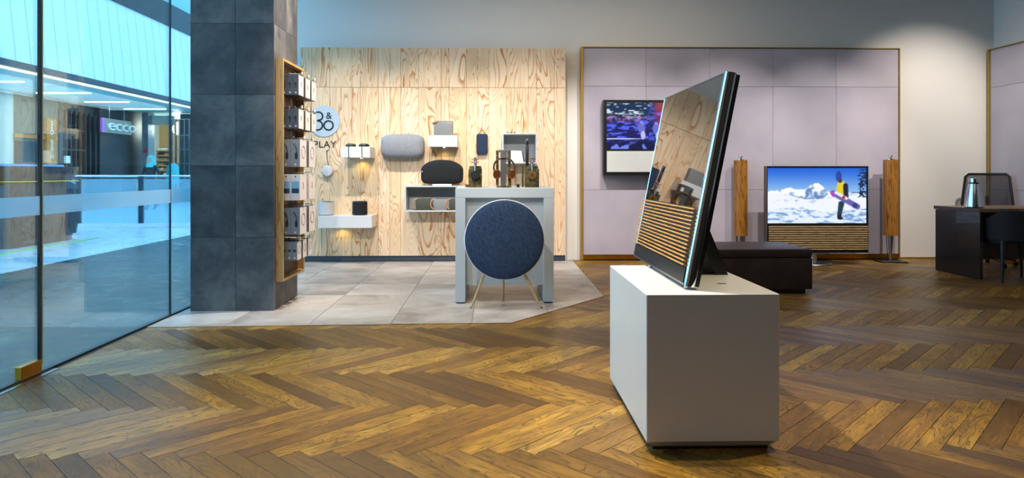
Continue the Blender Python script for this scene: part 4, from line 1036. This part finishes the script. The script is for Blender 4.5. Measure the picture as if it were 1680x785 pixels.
# open grey wall boxes
def open_box(name, px0, px1, py0, py1, depth, label, th=0.012):
    Yf = YP - depth; x0, x1 = atY(px0, 300, Yf).x, atY(px1, 300, Yf).x; z1, z0 = zat(py0, Yf), zat(py1, Yf)
    t = thing(name, ((x0 + x1) / 2, Yf, z0), label, 'shelf')
    bx('top_board', 'grey_paint', t, x0, x1, Yf, YP, z1 - th, z1)
    bx('bottom_board', 'grey_paint', t, x0, x1, Yf, YP, z0, z0 + th)
    bx('side_board', 'grey_paint', t, x0, x0 + th, Yf, YP, z0 + th, z1 - th)
    bx('side_board', 'grey_paint', t, x1 - th, x1, Yf, YP, z0 + th, z1 - th)
    bx('back_board', 'grey_paint', t, x0 + th, x1 - th, YP - 0.01, YP, z0 + th, z1 - th)
    return x0, x1, z0 + th, z1, Yf
x0, x1, z0, z1, Yf = open_box('wall_box_shelf', 664, 775, 305, 347.5, 0.36, 'wide grey open box shelf holding three strapped speakers', 0.016)
for i, (pxc, mt, lb) in enumerate(((693, 'olive_cover', 'leftmost olive strapped speaker in the wide open box shelf'), (722, 'grey_cover', 'middle grey strapped speaker in the wide open box shelf'), (747.5, 'olive_cover', 'rightmost strapped speaker in the box shelf, half behind the table'))):
    Yq = Yf + 0.02; xa, xb = atY(pxc - 11, 330, Yq).x, atY(pxc + 15, 330, Yq).x; zq = zat(327, Yq)
    t = thing('strap_speaker', ((xa + xb) / 2, Yq, z0), lb, 'speaker', 'strapped speakers in the open box shelf')
    build(MB().box(xa, xb, Yq, Yq + 0.14, z0, zq, 0.012), 'body', mt, t, smooth=True)
    build(MB().tube([(xa + 0.02, Yq + 0.02, zq + 0.004), (xa - 0.02, Yq - 0.002, zq - 0.01), (xa - 0.034, Yq - 0.006, zq - 0.06), (xa - 0.026, Yq - 0.006, z0 + 0.04), (xa + 0.002, Yq - 0.004, z0 + 0.012)], 0.009, 8), 'strap', 'tan_leather', t, smooth=True)
    build(MB().tube([(xa - 0.02, Yq - 0.012, z0 + 0.02), (xa + 0.01, Yq - 0.014, z0 - 0.015), (xa + 0.02, Yq - 0.012, z0 + 0.006)], 0.005, 6), 'strap_end', 'black_plastic', t, smooth=True)
# black bag-like speaker on top of that shelf
kY = Yf + 0.08; kx, kz0 = atY(725, 290, kY).x, z1
kw = 69.5 * kY / FPX; kz1 = zat(262.5, kY); kh = kz1 - kz0 - 0.006
bgs = thing('curved_speaker', (kx, kY, kz0), 'black fabric curved speaker with a zip line on the wide box shelf', 'speaker')
ol = []
for x, z in supere(kw, kh, 4.6, 72):
    u = 2 * x / kw
    if z > 0: z = z * (0.55 + 0.45 * (1 - abs(u) ** 2.2))
    else: z = z * (1.0 - 0.10 * (1 - u * u))
    ol.append((x, z))
build(MB().loft_y(ol, [(0.03, 0.16), (0.004, 0.13), (0.0, 0.04), (0.01, 0.012), (0.05, -0.006), (0.11, -0.012)], (kx, kY, kz0 + kh / 2 + 0.008)), 'fabric_body', 'fabric_black', bgs, smooth=60)
zp = [(kx + kw * 0.46 * u, kY - 0.006 + 0.02 * abs(u) ** 3, kz0 + kh * (0.58 + 0.10 * (1 - u * u) - 0.02 * (u < 0))) for u in [k / 10 - 1 for k in range(21)]]
zp_ = build(MB().tube(zp, 0.0032, 6), 'zip', 'tan_leather', bgs, smooth=True)
build(MB().lathe([(0.004, zp[0][2] - 0.01), (0.011, zp[0][2]), (0.004, zp[0][2] + 0.01)], (zp[0][0], kY - 0.006, 0), 12), 'zip_puller', 'chrome', zp_, smooth=True)
bx('foot_rail', 'white_plastic', bgs, kx - 0.12, kx + 0.12, kY + 0.02, kY + 0.12, kz0, kz0 + 0.02, 0.003)
# square open box behind the headphones
x0, x1, z0, z1, Yf = open_box('wall_box_shelf', 824, 881, 218.5, 268.5, 0.36, 'square grey open box shelf behind the headphone stands', 0.016)
Yq = Yf + 0.04; xa, xb = atY(838, 250, Yq).x, atY(858, 250, Yq).x; zq = zat(247.5, Yq)
wsp = thing('wedge_speaker', ((xa + xb) / 2, Yq, z0), 'white wedge-shaped speaker inside the square box shelf', 'speaker')
build(MB().prism([(xa, z0), (xb + 0.005, z0), (xb - 0.015, zq - 0.01), (xb - 0.03, zq), (xa, zq)], 1, Yq, Yq + 0.12), 'body', 'white_plastic', wsp)
build(MB().bar((xb + 0.01, Yq + 0.05, z0 + 0.01), (xb - 0.012, Yq + 0.05, zq - 0.01), 0.012, 0.02), 'side_cover', 'black_plastic', wsp)
Yt = Yf + 0.06
for k, (pxk, lb) in enumerate(((833, 'leftmost'), (838.5, 'middle'), (844, 'rightmost'))):
    xk = atY(pxk, 217, Yt).x
    t = thing('earbud', (xk, Yt, z1), 'tiny dark earphone on the square box shelf, %s of three' % lb, 'earphone', 'earphones on top of the square box shelf')
    build(MB().lathe([(0.006, z1), (0.011, z1 + 0.006), (0.008, z1 + 0.018), (0.003, z1 + 0.022)], (xk, Yt, 0), 12), 'bud', 'steel_dark', t, smooth=True)
    build(MB().tube([(xk, Yt, z1 + 0.014), (xk + 0.016, Yt, z1 + 0.012), (xk + 0.022, Yt, z1 + 0.003)], 0.0025, 6), 'wire', 'aluminium', t)
bxx = atY(851, 217, Yt).x; small('white_tray', 'thin white tray on the square box shelf beside the earphones', 'tray', MB().box(bxx - 0.03, bxx + 0.045, Yt, Yt + 0.06, z1, z1 + 0.01, 0.002), 'white_plastic')

# ================================================================== OAK FRAME WITH HANGING BOXES ON THE PILLAR
OF0, OF1 = PY0_ + 0.035, PY1_ - 0.0
fxa, fxb = PXR_ + 0.001, PXR_ + 0.066
fz1, fz0 = atY(459, 95, OF0).z, atY(459, 463, OF0).z
of = thing('display_rack', (fxa, (OF0 + OF1) / 2, fz0), 'tall oak-framed display rack with hooks on the side of the stone pillar', 'display rack')
tk = 0.022
bx('front_post', 'oak_frame', of, fxa, fxb, OF0, OF0 + tk, fz0, fz1, 0.001)
bx('rear_post', 'oak_frame', of, fxa, fxb, OF1 - tk, OF1, fz0, fz1, 0.001)
bx('top_rail', 'oak_frame_y', of, fxa, fxb, OF0 + tk, OF1 - tk, fz1 - tk, fz1)
bx('bottom_rail', 'oak_frame_y', of, fxa, fxb, OF0 + tk, OF1 - tk, fz0, fz0 + tk)
bx('back_panel', 'brown_leather', of, fxa, fxa + 0.006, OF0 + tk, OF1 - tk, fz0 + tk, fz1 - tk)
rowdef = [  # y top, y bottom (pixels at the near hook), thickness per box, boxes per hook, width, kind
    (123, 156, 0.048, 3, 0.150, 'dark'), (179, 211, 0.048, 3, 0.150, 'dark'), (229, 274, 0.078, 2, 0.200, 'grey'),
    (286, 329, 0.078, 2, 0.200, 'photo'), (341, 385, 0.078, 2, 0.200, 'grey'), (397, 427, 0.044, 3, 0.120, 'grey')]
RN = ['top', 'second', 'third', 'fourth', 'fifth', 'bottom']
KN = {'dark': 'dark earphone box', 'grey': 'grey headphone box', 'photo': 'pale photo-print box'}
HN = ['nearest', 'middle', 'farthest']; PN = ['outermost', 'second', 'innermost']
plain('photo_sky', rgb(120, 170, 200), 0.5, var=0.2, nscale=3); plain('photo_sea', rgb(30, 50, 74), 0.5, var=0.2)
for ri, (yt, yb, th, nb, wd, kind) in enumerate(rowdef):
    hooks = [OF0 + 0.115, OF0 + 0.325, OF0 + 0.525] if ri < 2 else ([OF0 + 0.135, OF0 + 0.42] if ri < 5 else [OF0 + 0.10, OF0 + 0.27, OF0 + 0.44])
    z1 = atY(490, yt, OF0 + 0.06).z; z0 = atY(490, yb, OF0 + 0.06).z; hgt = z1 - z0
    for hi, hy in enumerate(hooks):
        zk = z1 + 0.016; reach = nb * th + 0.028
        build(MB().tube([(fxa + 0.004, hy, zk), (fxa + 0.012 + reach, hy, zk), (fxa + 0.02 + reach, hy, zk + 0.012)], 0.0035, 6), 'hook', 'chrome', of)
        build(MB().box(fxa + 0.018 + reach, fxa + 0.022 + reach, hy - 0.012, hy + 0.012, zk - 0.004, zk + 0.02), 'price_tag', 'white_plastic', of)
        for bi in range(nb):
            xb_ = fxa + 0.018 + reach - 0.008 - bi * th; xa_ = xb_ - th + 0.002
            t = thing('product_box', ((xa_ + xb_) / 2, hy, z0), '%s, %s on the %s hook, %s row of oak rack' % (KN[kind], PN[bi] if nb == 3 else ('outer', 'inner')[bi], HN[hi] if len(hooks) == 3 else ('near', 'far')[hi], RN[ri]), 'box', 'boxes hanging in the oak display rack')
            body = {'dark': 'card_dark', 'grey': 'card_grey', 'photo': 'card_white'}[kind]
            if hi and kind != 'photo': body = 'card_brown' if kind == 'dark' else 'card_grey'
            ct = bx('carton', body, t, xa_, xb_, hy - wd / 2, hy + wd / 2, z0, z1)
            bx('hang_tab', 'clear_acrylic', t, xb_ - 0.003, xb_ - 0.002, hy - 0.018, hy + 0.018, z1, z1 + 0.03)
            ys = hy - wd / 2
            if bi == 0:
                bx('front_print', 'card_white', ct, xb_ + 0.0004, xb_ + 0.0012, hy - wd / 2 + 0.0005, hy + wd / 2 - 0.0005, z0 + 0.0005, z1 - 0.0005)
                zc_ = z0 + hgt * 0.55
                if kind in ('grey',): build(MB().xf(Matrix()).tube([(xb_ + 0.0016, hy + 0.03 * math.cos(2 * PI * k / 20) * wd / 0.115, zc_ + hgt * 0.22 * math.sin(2 * PI * k / 20)) for k in range(20)], 0.0025, 6, True), 'product_print', 'card_brown', ct)
                else: bx('product_print', 'tan_leather', ct, xb_ + 0.0013, xb_ + 0.0018, hy - 0.015, hy + 0.012, zc_ - hgt * 0.12, zc_ + hgt * 0.14)
            if hi == 0:
                xm_ = (xa_ + xb_) / 2; zc_ = z0 + hgt * 0.5
                if kind == 'dark':
                    build(MB().cyl((xm_ - 0.004, ys - 0.0012, zc_ + 0.01), (xm_ - 0.004, ys - 0.0002, zc_ + 0.01), 0.012, n=14), 'product_print', 'black_plastic', ct)
                    bx('product_print', 'black_plastic', ct, xm_ - 0.004, xm_ + 0.004, ys - 0.0012, ys - 0.0002, zc_ - 0.03, zc_ + 0.004)
                    build(MB().cyl((xm_, ys - 0.0012, z0 + 0.02), (xm_, ys - 0.0002, z0 + 0.02), 0.006, n=12), 'round_mark', 'card_white', ct)
                elif kind == 'photo':
                    bx('sky_print', 'photo_sky', ct, xa_ + 0.008, xb_ - 0.008, ys - 0.0012, ys - 0.0002, zc_ - 0.01, zc_ + 0.05)
                    bx('sea_print', 'photo_sea', ct, xa_ + 0.008, xb_ - 0.008, ys - 0.0012, ys - 0.0002, zc_ - 0.05, zc_ - 0.0102)
                    build(MB().cyl((xm_, ys - 0.0012, z1 - 0.02), (xm_, ys - 0.0002, z1 - 0.02), 0.006, n=12), 'round_mark', 'black_plastic', ct)
                else:
                    if ri != 5:
                        arc = [(xm_ - 0.018 + 0.030 * math.sin(a), ys - 0.001, zc_ - 0.005 + hgt * 0.36 * math.cos(a)) for a in [R(100 * k / 12) for k in range(13)]]
                        build(MB().tube(arc, 0.0035, 6), 'headband_print', 'black_plastic', ct)
                        build(MB().loft_y(supere(0.024, hgt * 0.26, 2.5, 24), [(0, 0.0008), (0, 0.0)], (xm_ + 0.008, ys - 0.0012, zc_ - hgt * 0.10)), 'cup_print', 'black_plastic', ct)
                    else: bx('product_print', 'black_plastic', ct, xm_ - 0.012, xm_ + 0.010, ys - 0.0012, ys - 0.0002, zc_ - 0.006, zc_ + 0.012)
                    build(MB().cyl((xm_, ys - 0.0012, z0 + 0.02), (xm_, ys - 0.0002, z0 + 0.02), 0.007, n=12), 'round_mark', 'card_white', ct)

# ================================================================== THE MALL OUTSIDE
XE = -5.62
mf = thing('mall_floor', (-12, 14, 0), None, None, kind='structure')
bx('granite_walkway', 'mall_granite', mf, XE, XG - 0.02, YF, 34, -0.06, -0.002)
bx('pale_walkway', 'mall_pale_floor', mf, -30, XE - 0.001, YF, 36, -0.06, -0.002)
# leaning white bulkhead of upright panels
XBK, ZB0, ZB1, LEAN = -10.6, 3.5, 6.05, 0.25
bk = thing('mall_bulkhead', (XBK, 20, ZB0), 'big white panelled bulkhead above the shops across the mall', 'bulkhead')
yy = 11.0
while yy < 27.0:
    e = 0.011
    m = MB().ring_loft([[(XBK - k, yy + e, z), (XBK - k, yy + 0.5 - e, z), (XBK - k - 0.06, yy + 0.5 - e, z), (XBK - k - 0.06, yy + e, z)] for k, z in ((0.0, ZB0 + 0.14), (LEAN, ZB1))])
    build(m, 'panel', 'mall_white', bk); yy += 0.5
build(MB().ring_loft([[(XBK - k - 0.03, 11, z), (XBK - k - 0.03, 27, z), (XBK - k - 0.2, 27, z), (XBK - k - 0.2, 11, z)] for k, z in ((0.0, ZB0 + 0.1), (LEAN, ZB1))]), 'backing', 'steel_dark', bk)
bx('lower_edge', 'mall_band', bk, XBK - 0.12, XBK + 0.01, 11, 27, ZB0, ZB0 + 0.135)
bx('cove_strip', 'cove_light', bk, XBK - 0.34, XBK - 0.125, 11, 27, ZB0 - 0.02, ZB0 + 0.02)
bx('top_band', 'mall_dark', bk, XBK - 0.6, XBK - LEAN + 0.05, 11, 30, ZB1, ZB1 + 0.75)
bx('wall_upper', 'mall_teal', None, XBK - 1.2, XBK - 0.61, 11, 60, ZB1, 12, kind='structure')
mc = thing('mall_ceiling', (-14, 20, ZB0), None, None, kind='structure')
bx('slab', 'mall_teal', mc, -24, XBK - 0.34, 11, 36, ZB0 + 0.02, ZB0 + 0.25)
for pxa, pxb, py in ((0, 38, 135), (60, 147, 153.5), (0, 55, 167.5), (140, 210, 168), (205, 271, 179.5), (25, 62, 180)):
    a = atZ(pxa, py, ZB0 - 0.005); b = atZ(pxb, py, ZB0 - 0.005)
    bx('light_strip', 'strip_light', mc, a.x, b.x, a.y - 0.05, a.y + 0.05, ZB0 - 0.005, ZB0 + 0.019)
# shops along the far side (plane parallel to the shopfront)
XS = -13.9
def Ypx(px): return atX(px, 284, XS).y
def fac(name, mat, px0, px1, z0, z1, parent, d=0.2, off=0.0, c=0): return bx(name, mat, parent, XS - d, XS + off, Ypx(px0), Ypx(px1), z0, z1, c)
zs = lambda px, py: atX(px, py, XS).z
hm = thing('bedding_shopfront', (XS, 19, 0), 'beige and brown shopfront with a tall orange sign across the mall', 'shopfront')
fac('pale_wall', 'mall_beige', -160, 22, 0, 3.5, hm)
fac('brown_wall', 'mall_brown', 22.2, 95, 0, 3.5, hm)
fac('display_window', 'mall_dark', 25, 60, 0.1, zs(40, 232), hm, 0.1, 0.02)
fac('window_header', 'sign_brown', 22, 92, zs(60, 228), zs(60, 222), hm, 0.1, 0.05)
fac('sign_board', 'sign_brown', 72, 87.5, zs(80, 272), zs(80, 195), hm, 0.0, 0.10)
mid_y = (Ypx(72) + Ypx(87.5)) / 2
ztop = zs(80, 199)
for i, chh in enumerate("BED BATH N'"):
    if chh != ' ': text_mesh(chh, 0.215, 0.006, 'letter', 'letter_pale', hm, T((XS + 0.108, mid_y, ztop - 0.13 - i * 0.150)) @ FACE_PX)
ds = thing('dark_shopfront', (XS, 22, 0), 'dark glazed shop doors left of the hanging lettered sign', 'shopfront')
fac('back_wall', 'mall_dark', 95.2, 163, 0, 3.5, ds, 0.3, -0.12)
fac('door_glass', 'dark_window', 95.5, 163, 0.05, 3.1, ds, 0.02, 0.0)
for px in (96, 106, 114, 122, 130, 138, 146, 155, 162): fac('mullion', 'steel_dark', px, px + 1.3, 0, 3.2, ds, 0.03, 0.05)
for py in (213, 245): fac('transom', 'steel_dark', 96, 138, zs(120, py + 2), zs(120, py), ds, 0.03, 0.04)
fac('notice', 'letter_pale', 105, 112, zs(108, 268), zs(108, 256), ds, 0.0, 0.07)
es = thing('black_shopfront', (XS, 25, 0), 'black shop wall behind the hanging lettered sign', 'shopfront')
fac('wall', 'mall_dark', 163.2, 233, 0, 3.5, es)
sg = thing('hanging_sign', (XS + 0.3, 25, 2.4), 'grey hanging sign reading ecco across the mall', 'sign')
XSG = XS + 0.35
def Y2(px): return atX(px, 284, XSG).y
z2 = lambda px, py: atX(px, py, XSG).z
bx('board', 'sign_grey', sg, XSG - 0.06, XSG, Y2(172), Y2(216), z2(172, 217.5), z2(172, 193.5), 0.02)
bx('end_cap', 'magenta', sg, XSG - 0.06, XSG + 0.004, Y2(167.5), Y2(171.9), z2(172, 217.5), z2(172, 193.5))
text_mesh('ecco', 0.56, 0.03, 'lettering', 'letter_pale', sg, T((XSG + 0.03, (Y2(183) + Y2(215)) / 2, z2(185, 214))) @ FACE_PX @ Matrix.Diagonal((1.75, 1, 1, 1)))
for px in (180, 204): bx('hanger', 'aluminium', sg, XSG - 0.04, XSG - 0.02, Y2(px), Y2(px) + 0.06, z2(172, 194), 3.52)
YS2 = 27.0
def X2(px): return atY(px, 284, YS2).x
z3 = lambda py: zat(py, YS2)
bx('wall_mall_far', 'mall_dark', None, -24, XS - 0.2, YS2 + 6, YS2 + 6.2, 0, 3.5, kind='structure')
cl = thing('mall_column', (X2(238), YS2, 0), 'polished grey stone column between the black shop and shoe shop', 'column')
for k in range(5): bx('stone_panel', 'stone_column', cl, X2(233), X2(243), YS2, YS2 + 0.5, k * 0.7 + 0.003, k * 0.7 + 0.697)
bx('notice', 'red_sign', cl, X2(235.5), X2(242), YS2 - 0.02, YS2, z3(252), z3(245))
ss = thing('shoe_shop', (X2(262), YS2, 0), 'bright shoe shop interior with shelf wall across the mall', 'shopfront')
Xa, Xb = X2(243.2), X2(277) - 1.0
bx('back_wall', 'shelf_warm', ss, Xa - 1.5, Xb + 1, YS2 + 4, YS2 + 4.1, 0, 3.5)
bx('side_wall', 'mall_beige', ss, Xa - 1.6, Xa - 1.5, YS2 + 0.5, YS2 + 4, 0, 3.5)
bx('floor_plate', 'mall_beige', ss, Xa - 1.5, Xb + 1, YS2 + 0.5, YS2 + 4, -0.002, 0.004)
bx('header', 'mall_beige', ss, Xa, X2(277), YS2 + 0.3, YS2 + 0.5, z3(205), z3(190))
for k, pxs in enumerate((246, 252, 260, 268)): bx('lamp', 'shop_light', ss, X2(pxs), X2(pxs + 5), YS2 + 1.5, YS2 + 1.7, 3.36 - 0.05 * (k % 2), 3.42)
YW = YS2 + 4
rnd = random.Random(3)
for r_ in range(9):
    z = 0.35 + r_ * 0.22
    bx('shelf', 'oak_slat_x', ss, atY(243, 284, YW).x - 0.3, atY(282, 284, YW).x, YW - 0.3, YW, z, z + 0.05)
lampl = bpy.data.lights.new('shop_lamp', 'POINT'); lampl.energy = 240; lampl.color = (1, 0.86, 0.66); lampl.shadow_soft_size = 0.3
lo = bpy.data.objects.new('shop_lamp', lampl); COL.objects.link(lo); lo.location = (X2(258), YS2 + 2, 3.0)
SHC = ['letter_pale', 'cloth_dark', 'brown_leather', 'card_grey', 'tan_leather', 'letter_pale']
shp = []
for r_ in range(3, 9):
    z = 0.35 + r_ * 0.22 + 0.05
    for pxs in range(245, 280, 5):
        xk = atY(pxs + rnd.uniform(-1, 1), 284, YW).x; m = MB(); l_ = 0.11
        m.ring_loft([[(xk + dx, YW - 0.26 + dy, z + hh * t_) for dx, dy in ((-0.05, 0), (0.05, 0), (0.05, l_ * 1.6), (-0.05, l_ * 1.6))] for t_, hh in ((0, 0.1), (0.6, 0.1))] + [[(xk + dx, YW - 0.26 + dy, z + 0.10) for dx, dy in ((-0.04, 0.09), (0.04, 0.09), (0.04, l_ * 1.6), (-0.04, l_ * 1.6))]])
        setp(build(m, 'shoe', rnd.choice(SHC), None), 'small shoe displayed on the lit shelves of the shoe shop', 'shoe', 'shoes on the shoe shop shelves')
lt = thing('lattice_shopfront', (X2(300), YS2, 0), 'silver metal lattice shutter beside the shoe shop', 'shutter')
for px in (278, 285, 292, 300, 308, 315, 322): bx('upright', 'aluminium', lt, X2(px), X2(px + 1.4), YS2 + 0.1, YS2 + 0.2, 0, z3(196))
for py in (196, 222, 245, 268): bx('crossbar', 'aluminium', lt, X2(278), X2(330), YS2 + 0.08, YS2 + 0.1, z3(py + 1.2), z3(py))
bx('dark_backing', 'mall_dark', lt, X2(284), X2(345), YS2 + 0.6, YS2 + 0.7, 0, 3.5)
# two garments on a rail
gr_ = thing('garment', (X2(282), YS2 - 0.6, 0.9), 'turquoise garment on a stand at the lattice shopfront', 'clothing')
gx_ = atY(283.5, 284, YS2 - 0.6).x
build(MB().ring_loft([[(gx_ + w_ * math.cos(2 * PI * k / 16), YS2 - 0.6 + 0.12 * math.sin(2 * PI * k / 16), z) for k in range(16)] for w_, z in ((0.26, 0.75), (0.24, 1.1), (0.22, 1.4), (0.10, 1.52))]), 'dress', 'turquoise', gr_, smooth=True)
build(MB().lathe([(0.18, 0.0), (0.18, 0.02), (0.02, 0.03), (0.02, 0.75)], (gx_, YS2 - 0.6, 0), 16), 'stand', 'aluminium', gr_, smooth=True)
# balustrade
YR = 14.7
bl = thing('balustrade', (-8, YR, 0), 'glass balustrade with slim metal handrail across the mall walkway', 'railing')
xa, xb = atY(0, 289, YR).x - 1.0, atY(335, 289, YR).x; zr_ = zat(289, YR)
build(MB().tube([(xa, YR, zr_), (xb, YR, zr_)], 0.026, 10), 'handrail', 'chrome', bl, smooth=True)
xx = atY(232, 350, YR).x; step = 1.30
posts = [xx + k * step for k in range(-6, 4) if xa < xx + k * step < xb + 0.2]
for p in posts: bx('post', 'mall_band', bl, p - 0.05, p + 0.05, YR - 0.03, YR + 0.03, 0, zr_ - 0.02)
for p in posts[:-1]: bx('glass_panel', 'rail_glass', bl, p + 0.06, p + step - 0.06, YR - 0.008, YR + 0.008, 0.09, zr_ - 0.06)
bx('base_rail', 'mall_white', bl, xa, xb, YR - 0.05, YR + 0.05, 0, 0.085)
# person by the shoe shop
pp = atY(247.5, 300, 22.0); pp.z = 0
per = thing('person', pp, 'person in dark clothes with turquoise headscarf and yellow bag by the railing', 'person')
sk = bpy.data.meshes.new('body')
J = {'pel': (0, 0, .92), 'ch': (0, 0, 1.25), 'nk': (0, 0, 1.42), 'hd': (0, -.01, 1.55), 'tp': (0, 0, 1.66),
     'ls': (-.17, 0, 1.37), 'le': (-.24, -.02, 1.10), 'lh': (-.20, -.14, .92), 'rs': (.17, 0, 1.37), 're': (.25, .02, 1.10), 'rh': (.24, -.08, .86),
     'lk': (-.10, -.04, .48), 'la': (-.10, .02, .07), 'lt': (-.11, -.14, .03), 'rk': (.10, .03, .48), 'ra': (.12, .10, .07), 'rt': (.13, -.06, .03)}
names = list(J); E = [('pel', 'ch'), ('ch', 'nk'), ('nk', 'hd'), ('hd', 'tp'), ('ch', 'ls'), ('ls', 'le'), ('le', 'lh'), ('ch', 'rs'), ('rs', 're'), ('re', 'rh'), ('pel', 'lk'), ('lk', 'la'), ('la', 'lt'), ('pel', 'rk'), ('rk', 'ra'), ('ra', 'rt')]
RAD = {'pel': .16, 'ch': .15, 'nk': .06, 'hd': .09, 'tp': .07, 'ls': .07, 'le': .05, 'lh': .035, 'rs': .07, 're': .05, 'rh': .035, 'lk': .085, 'la': .06, 'lt': .04, 'rk': .085, 'ra': .06, 'rt': .04}
sk.from_pydata([J[n] for n in names], [(names.index(a), names.index(b)) for a, b in E], [])
sk.materials.append(MATS['cloth_dark'])
so = bpy.data.objects.new('body', sk); COL.objects.link(so); so.parent = per
md = so.modifiers.new('skin', 'SKIN'); 
for i, n in enumerate(names): sk.skin_vertices[0].data[i].radius = (RAD[n], RAD[n] * 0.85)
sk.skin_vertices[0].data[0].use_root = True
so.modifiers.new('sub', 'SUBSURF').levels = 1
ORG[per] = pp
build(MB().lathe([(0.15, 1.33), (0.125, 1.42), (0.12, 1.55), (0.10, 1.66), (0.03, 1.71)], (pp.x, pp.y + 0.01, 0), 20), 'headscarf', 'turquoise', per, smooth=True)
build(MB().loft_y(supere(0.13, 0.17, 2.5, 20), [(0.02, 0.03), (0, 0), (0.03, -0.02)], (pp.x, pp.y - 0.105, 1.55)), 'face', 'skin', per, smooth=True)
build(MB().box(pp.x - 0.34, pp.x - 0.10, pp.y - 0.22, pp.y - 0.12, 0.62, 0.86, 0.02), 'bag', 'yellow', per, smooth=True)
# covered kiosks
def kiosk(y0, y1, xf, label):
    xb_ = xf - 1.7; cx_, cy_ = (xf + xb_) / 2, (y0 + y1) / 2
    t = thing('covered_kiosk', (cx_, cy_, 0), label, 'kiosk', 'covered kiosks on the pale mall floor')
    hw, hl = (xf - xb_) / 2, (y1 - y0) / 2
    def ring(sx, sy, z, wob=0.0, k=48):
        r_ = []
        for i in range(k):
            a = 2 * PI * i / k; c, s_ = math.cos(a), math.sin(a)
            f = 1 + wob * math.sin(9 * a + z * 4) * 0.02
            r_.append((cx_ + math.copysign(abs(c) ** 0.35, c) * hw * sx * f, cy_ + math.copysign(abs(s_) ** 0.35, s_) * hl * sy * f, z))
        return r_
    build(MB().ring_loft([ring(0.9, 0.93, 0.0), ring(0.92, 0.95, 0.16)]), 'metal_base', 'steel_dark', t, smooth=True)
    build(MB().ring_loft([ring(0.95, 0.97, 0.10, 1), ring(0.99, 0.99, 0.35, 1), ring(1.0, 1.0, 0.7, 0.6), ring(0.985, 0.985, 0.93, 0.3), ring(0.9, 0.92, 0.99)]), 'draped_cover', 'cloth_dark', t, smooth=60)
    build(MB().ring_loft([ring(0.86, 0.9, 0.99), ring(0.95, 0.95, 1.06, 0.4), ring(1.02, 1.0, 1.25, 0.2), ring(0.96, 0.96, 1.255), ring(0.4, 0.5, 1.24)]), 'top_cover', 'cloth_dark', t, smooth=50)
    build(MB().tube(ring(1.005, 1.004, 1.015, 0, 48), 0.009, 6, True), 'rope', 'yellow', t, smooth=True)
    build(MB().ring_loft([ring(0.8, 0.85, 1.251), ring(0.78, 0.84, 1.29)]), 'blue_panel', 'kiosk_blue', t)
    return t
plain('kiosk_blue', rgb(110, 150, 190), 0.5)
kiosk(10.35, 12.35, -7.2, 'black cloth covered kiosk with a yellow rope near the balustrade')
kiosk(6.6, 10.02, -7.18, 'black cloth covered kiosk cut off by the left edge of the photo')
gs = MB().box(-6.98, -6.94, 8.0, 12.2, 0.0, 0.012); setp(build(gs, 'floor_light_strip', 'green_led', None), 'thin green glowing strip on the floor along the kiosks', 'light strip')
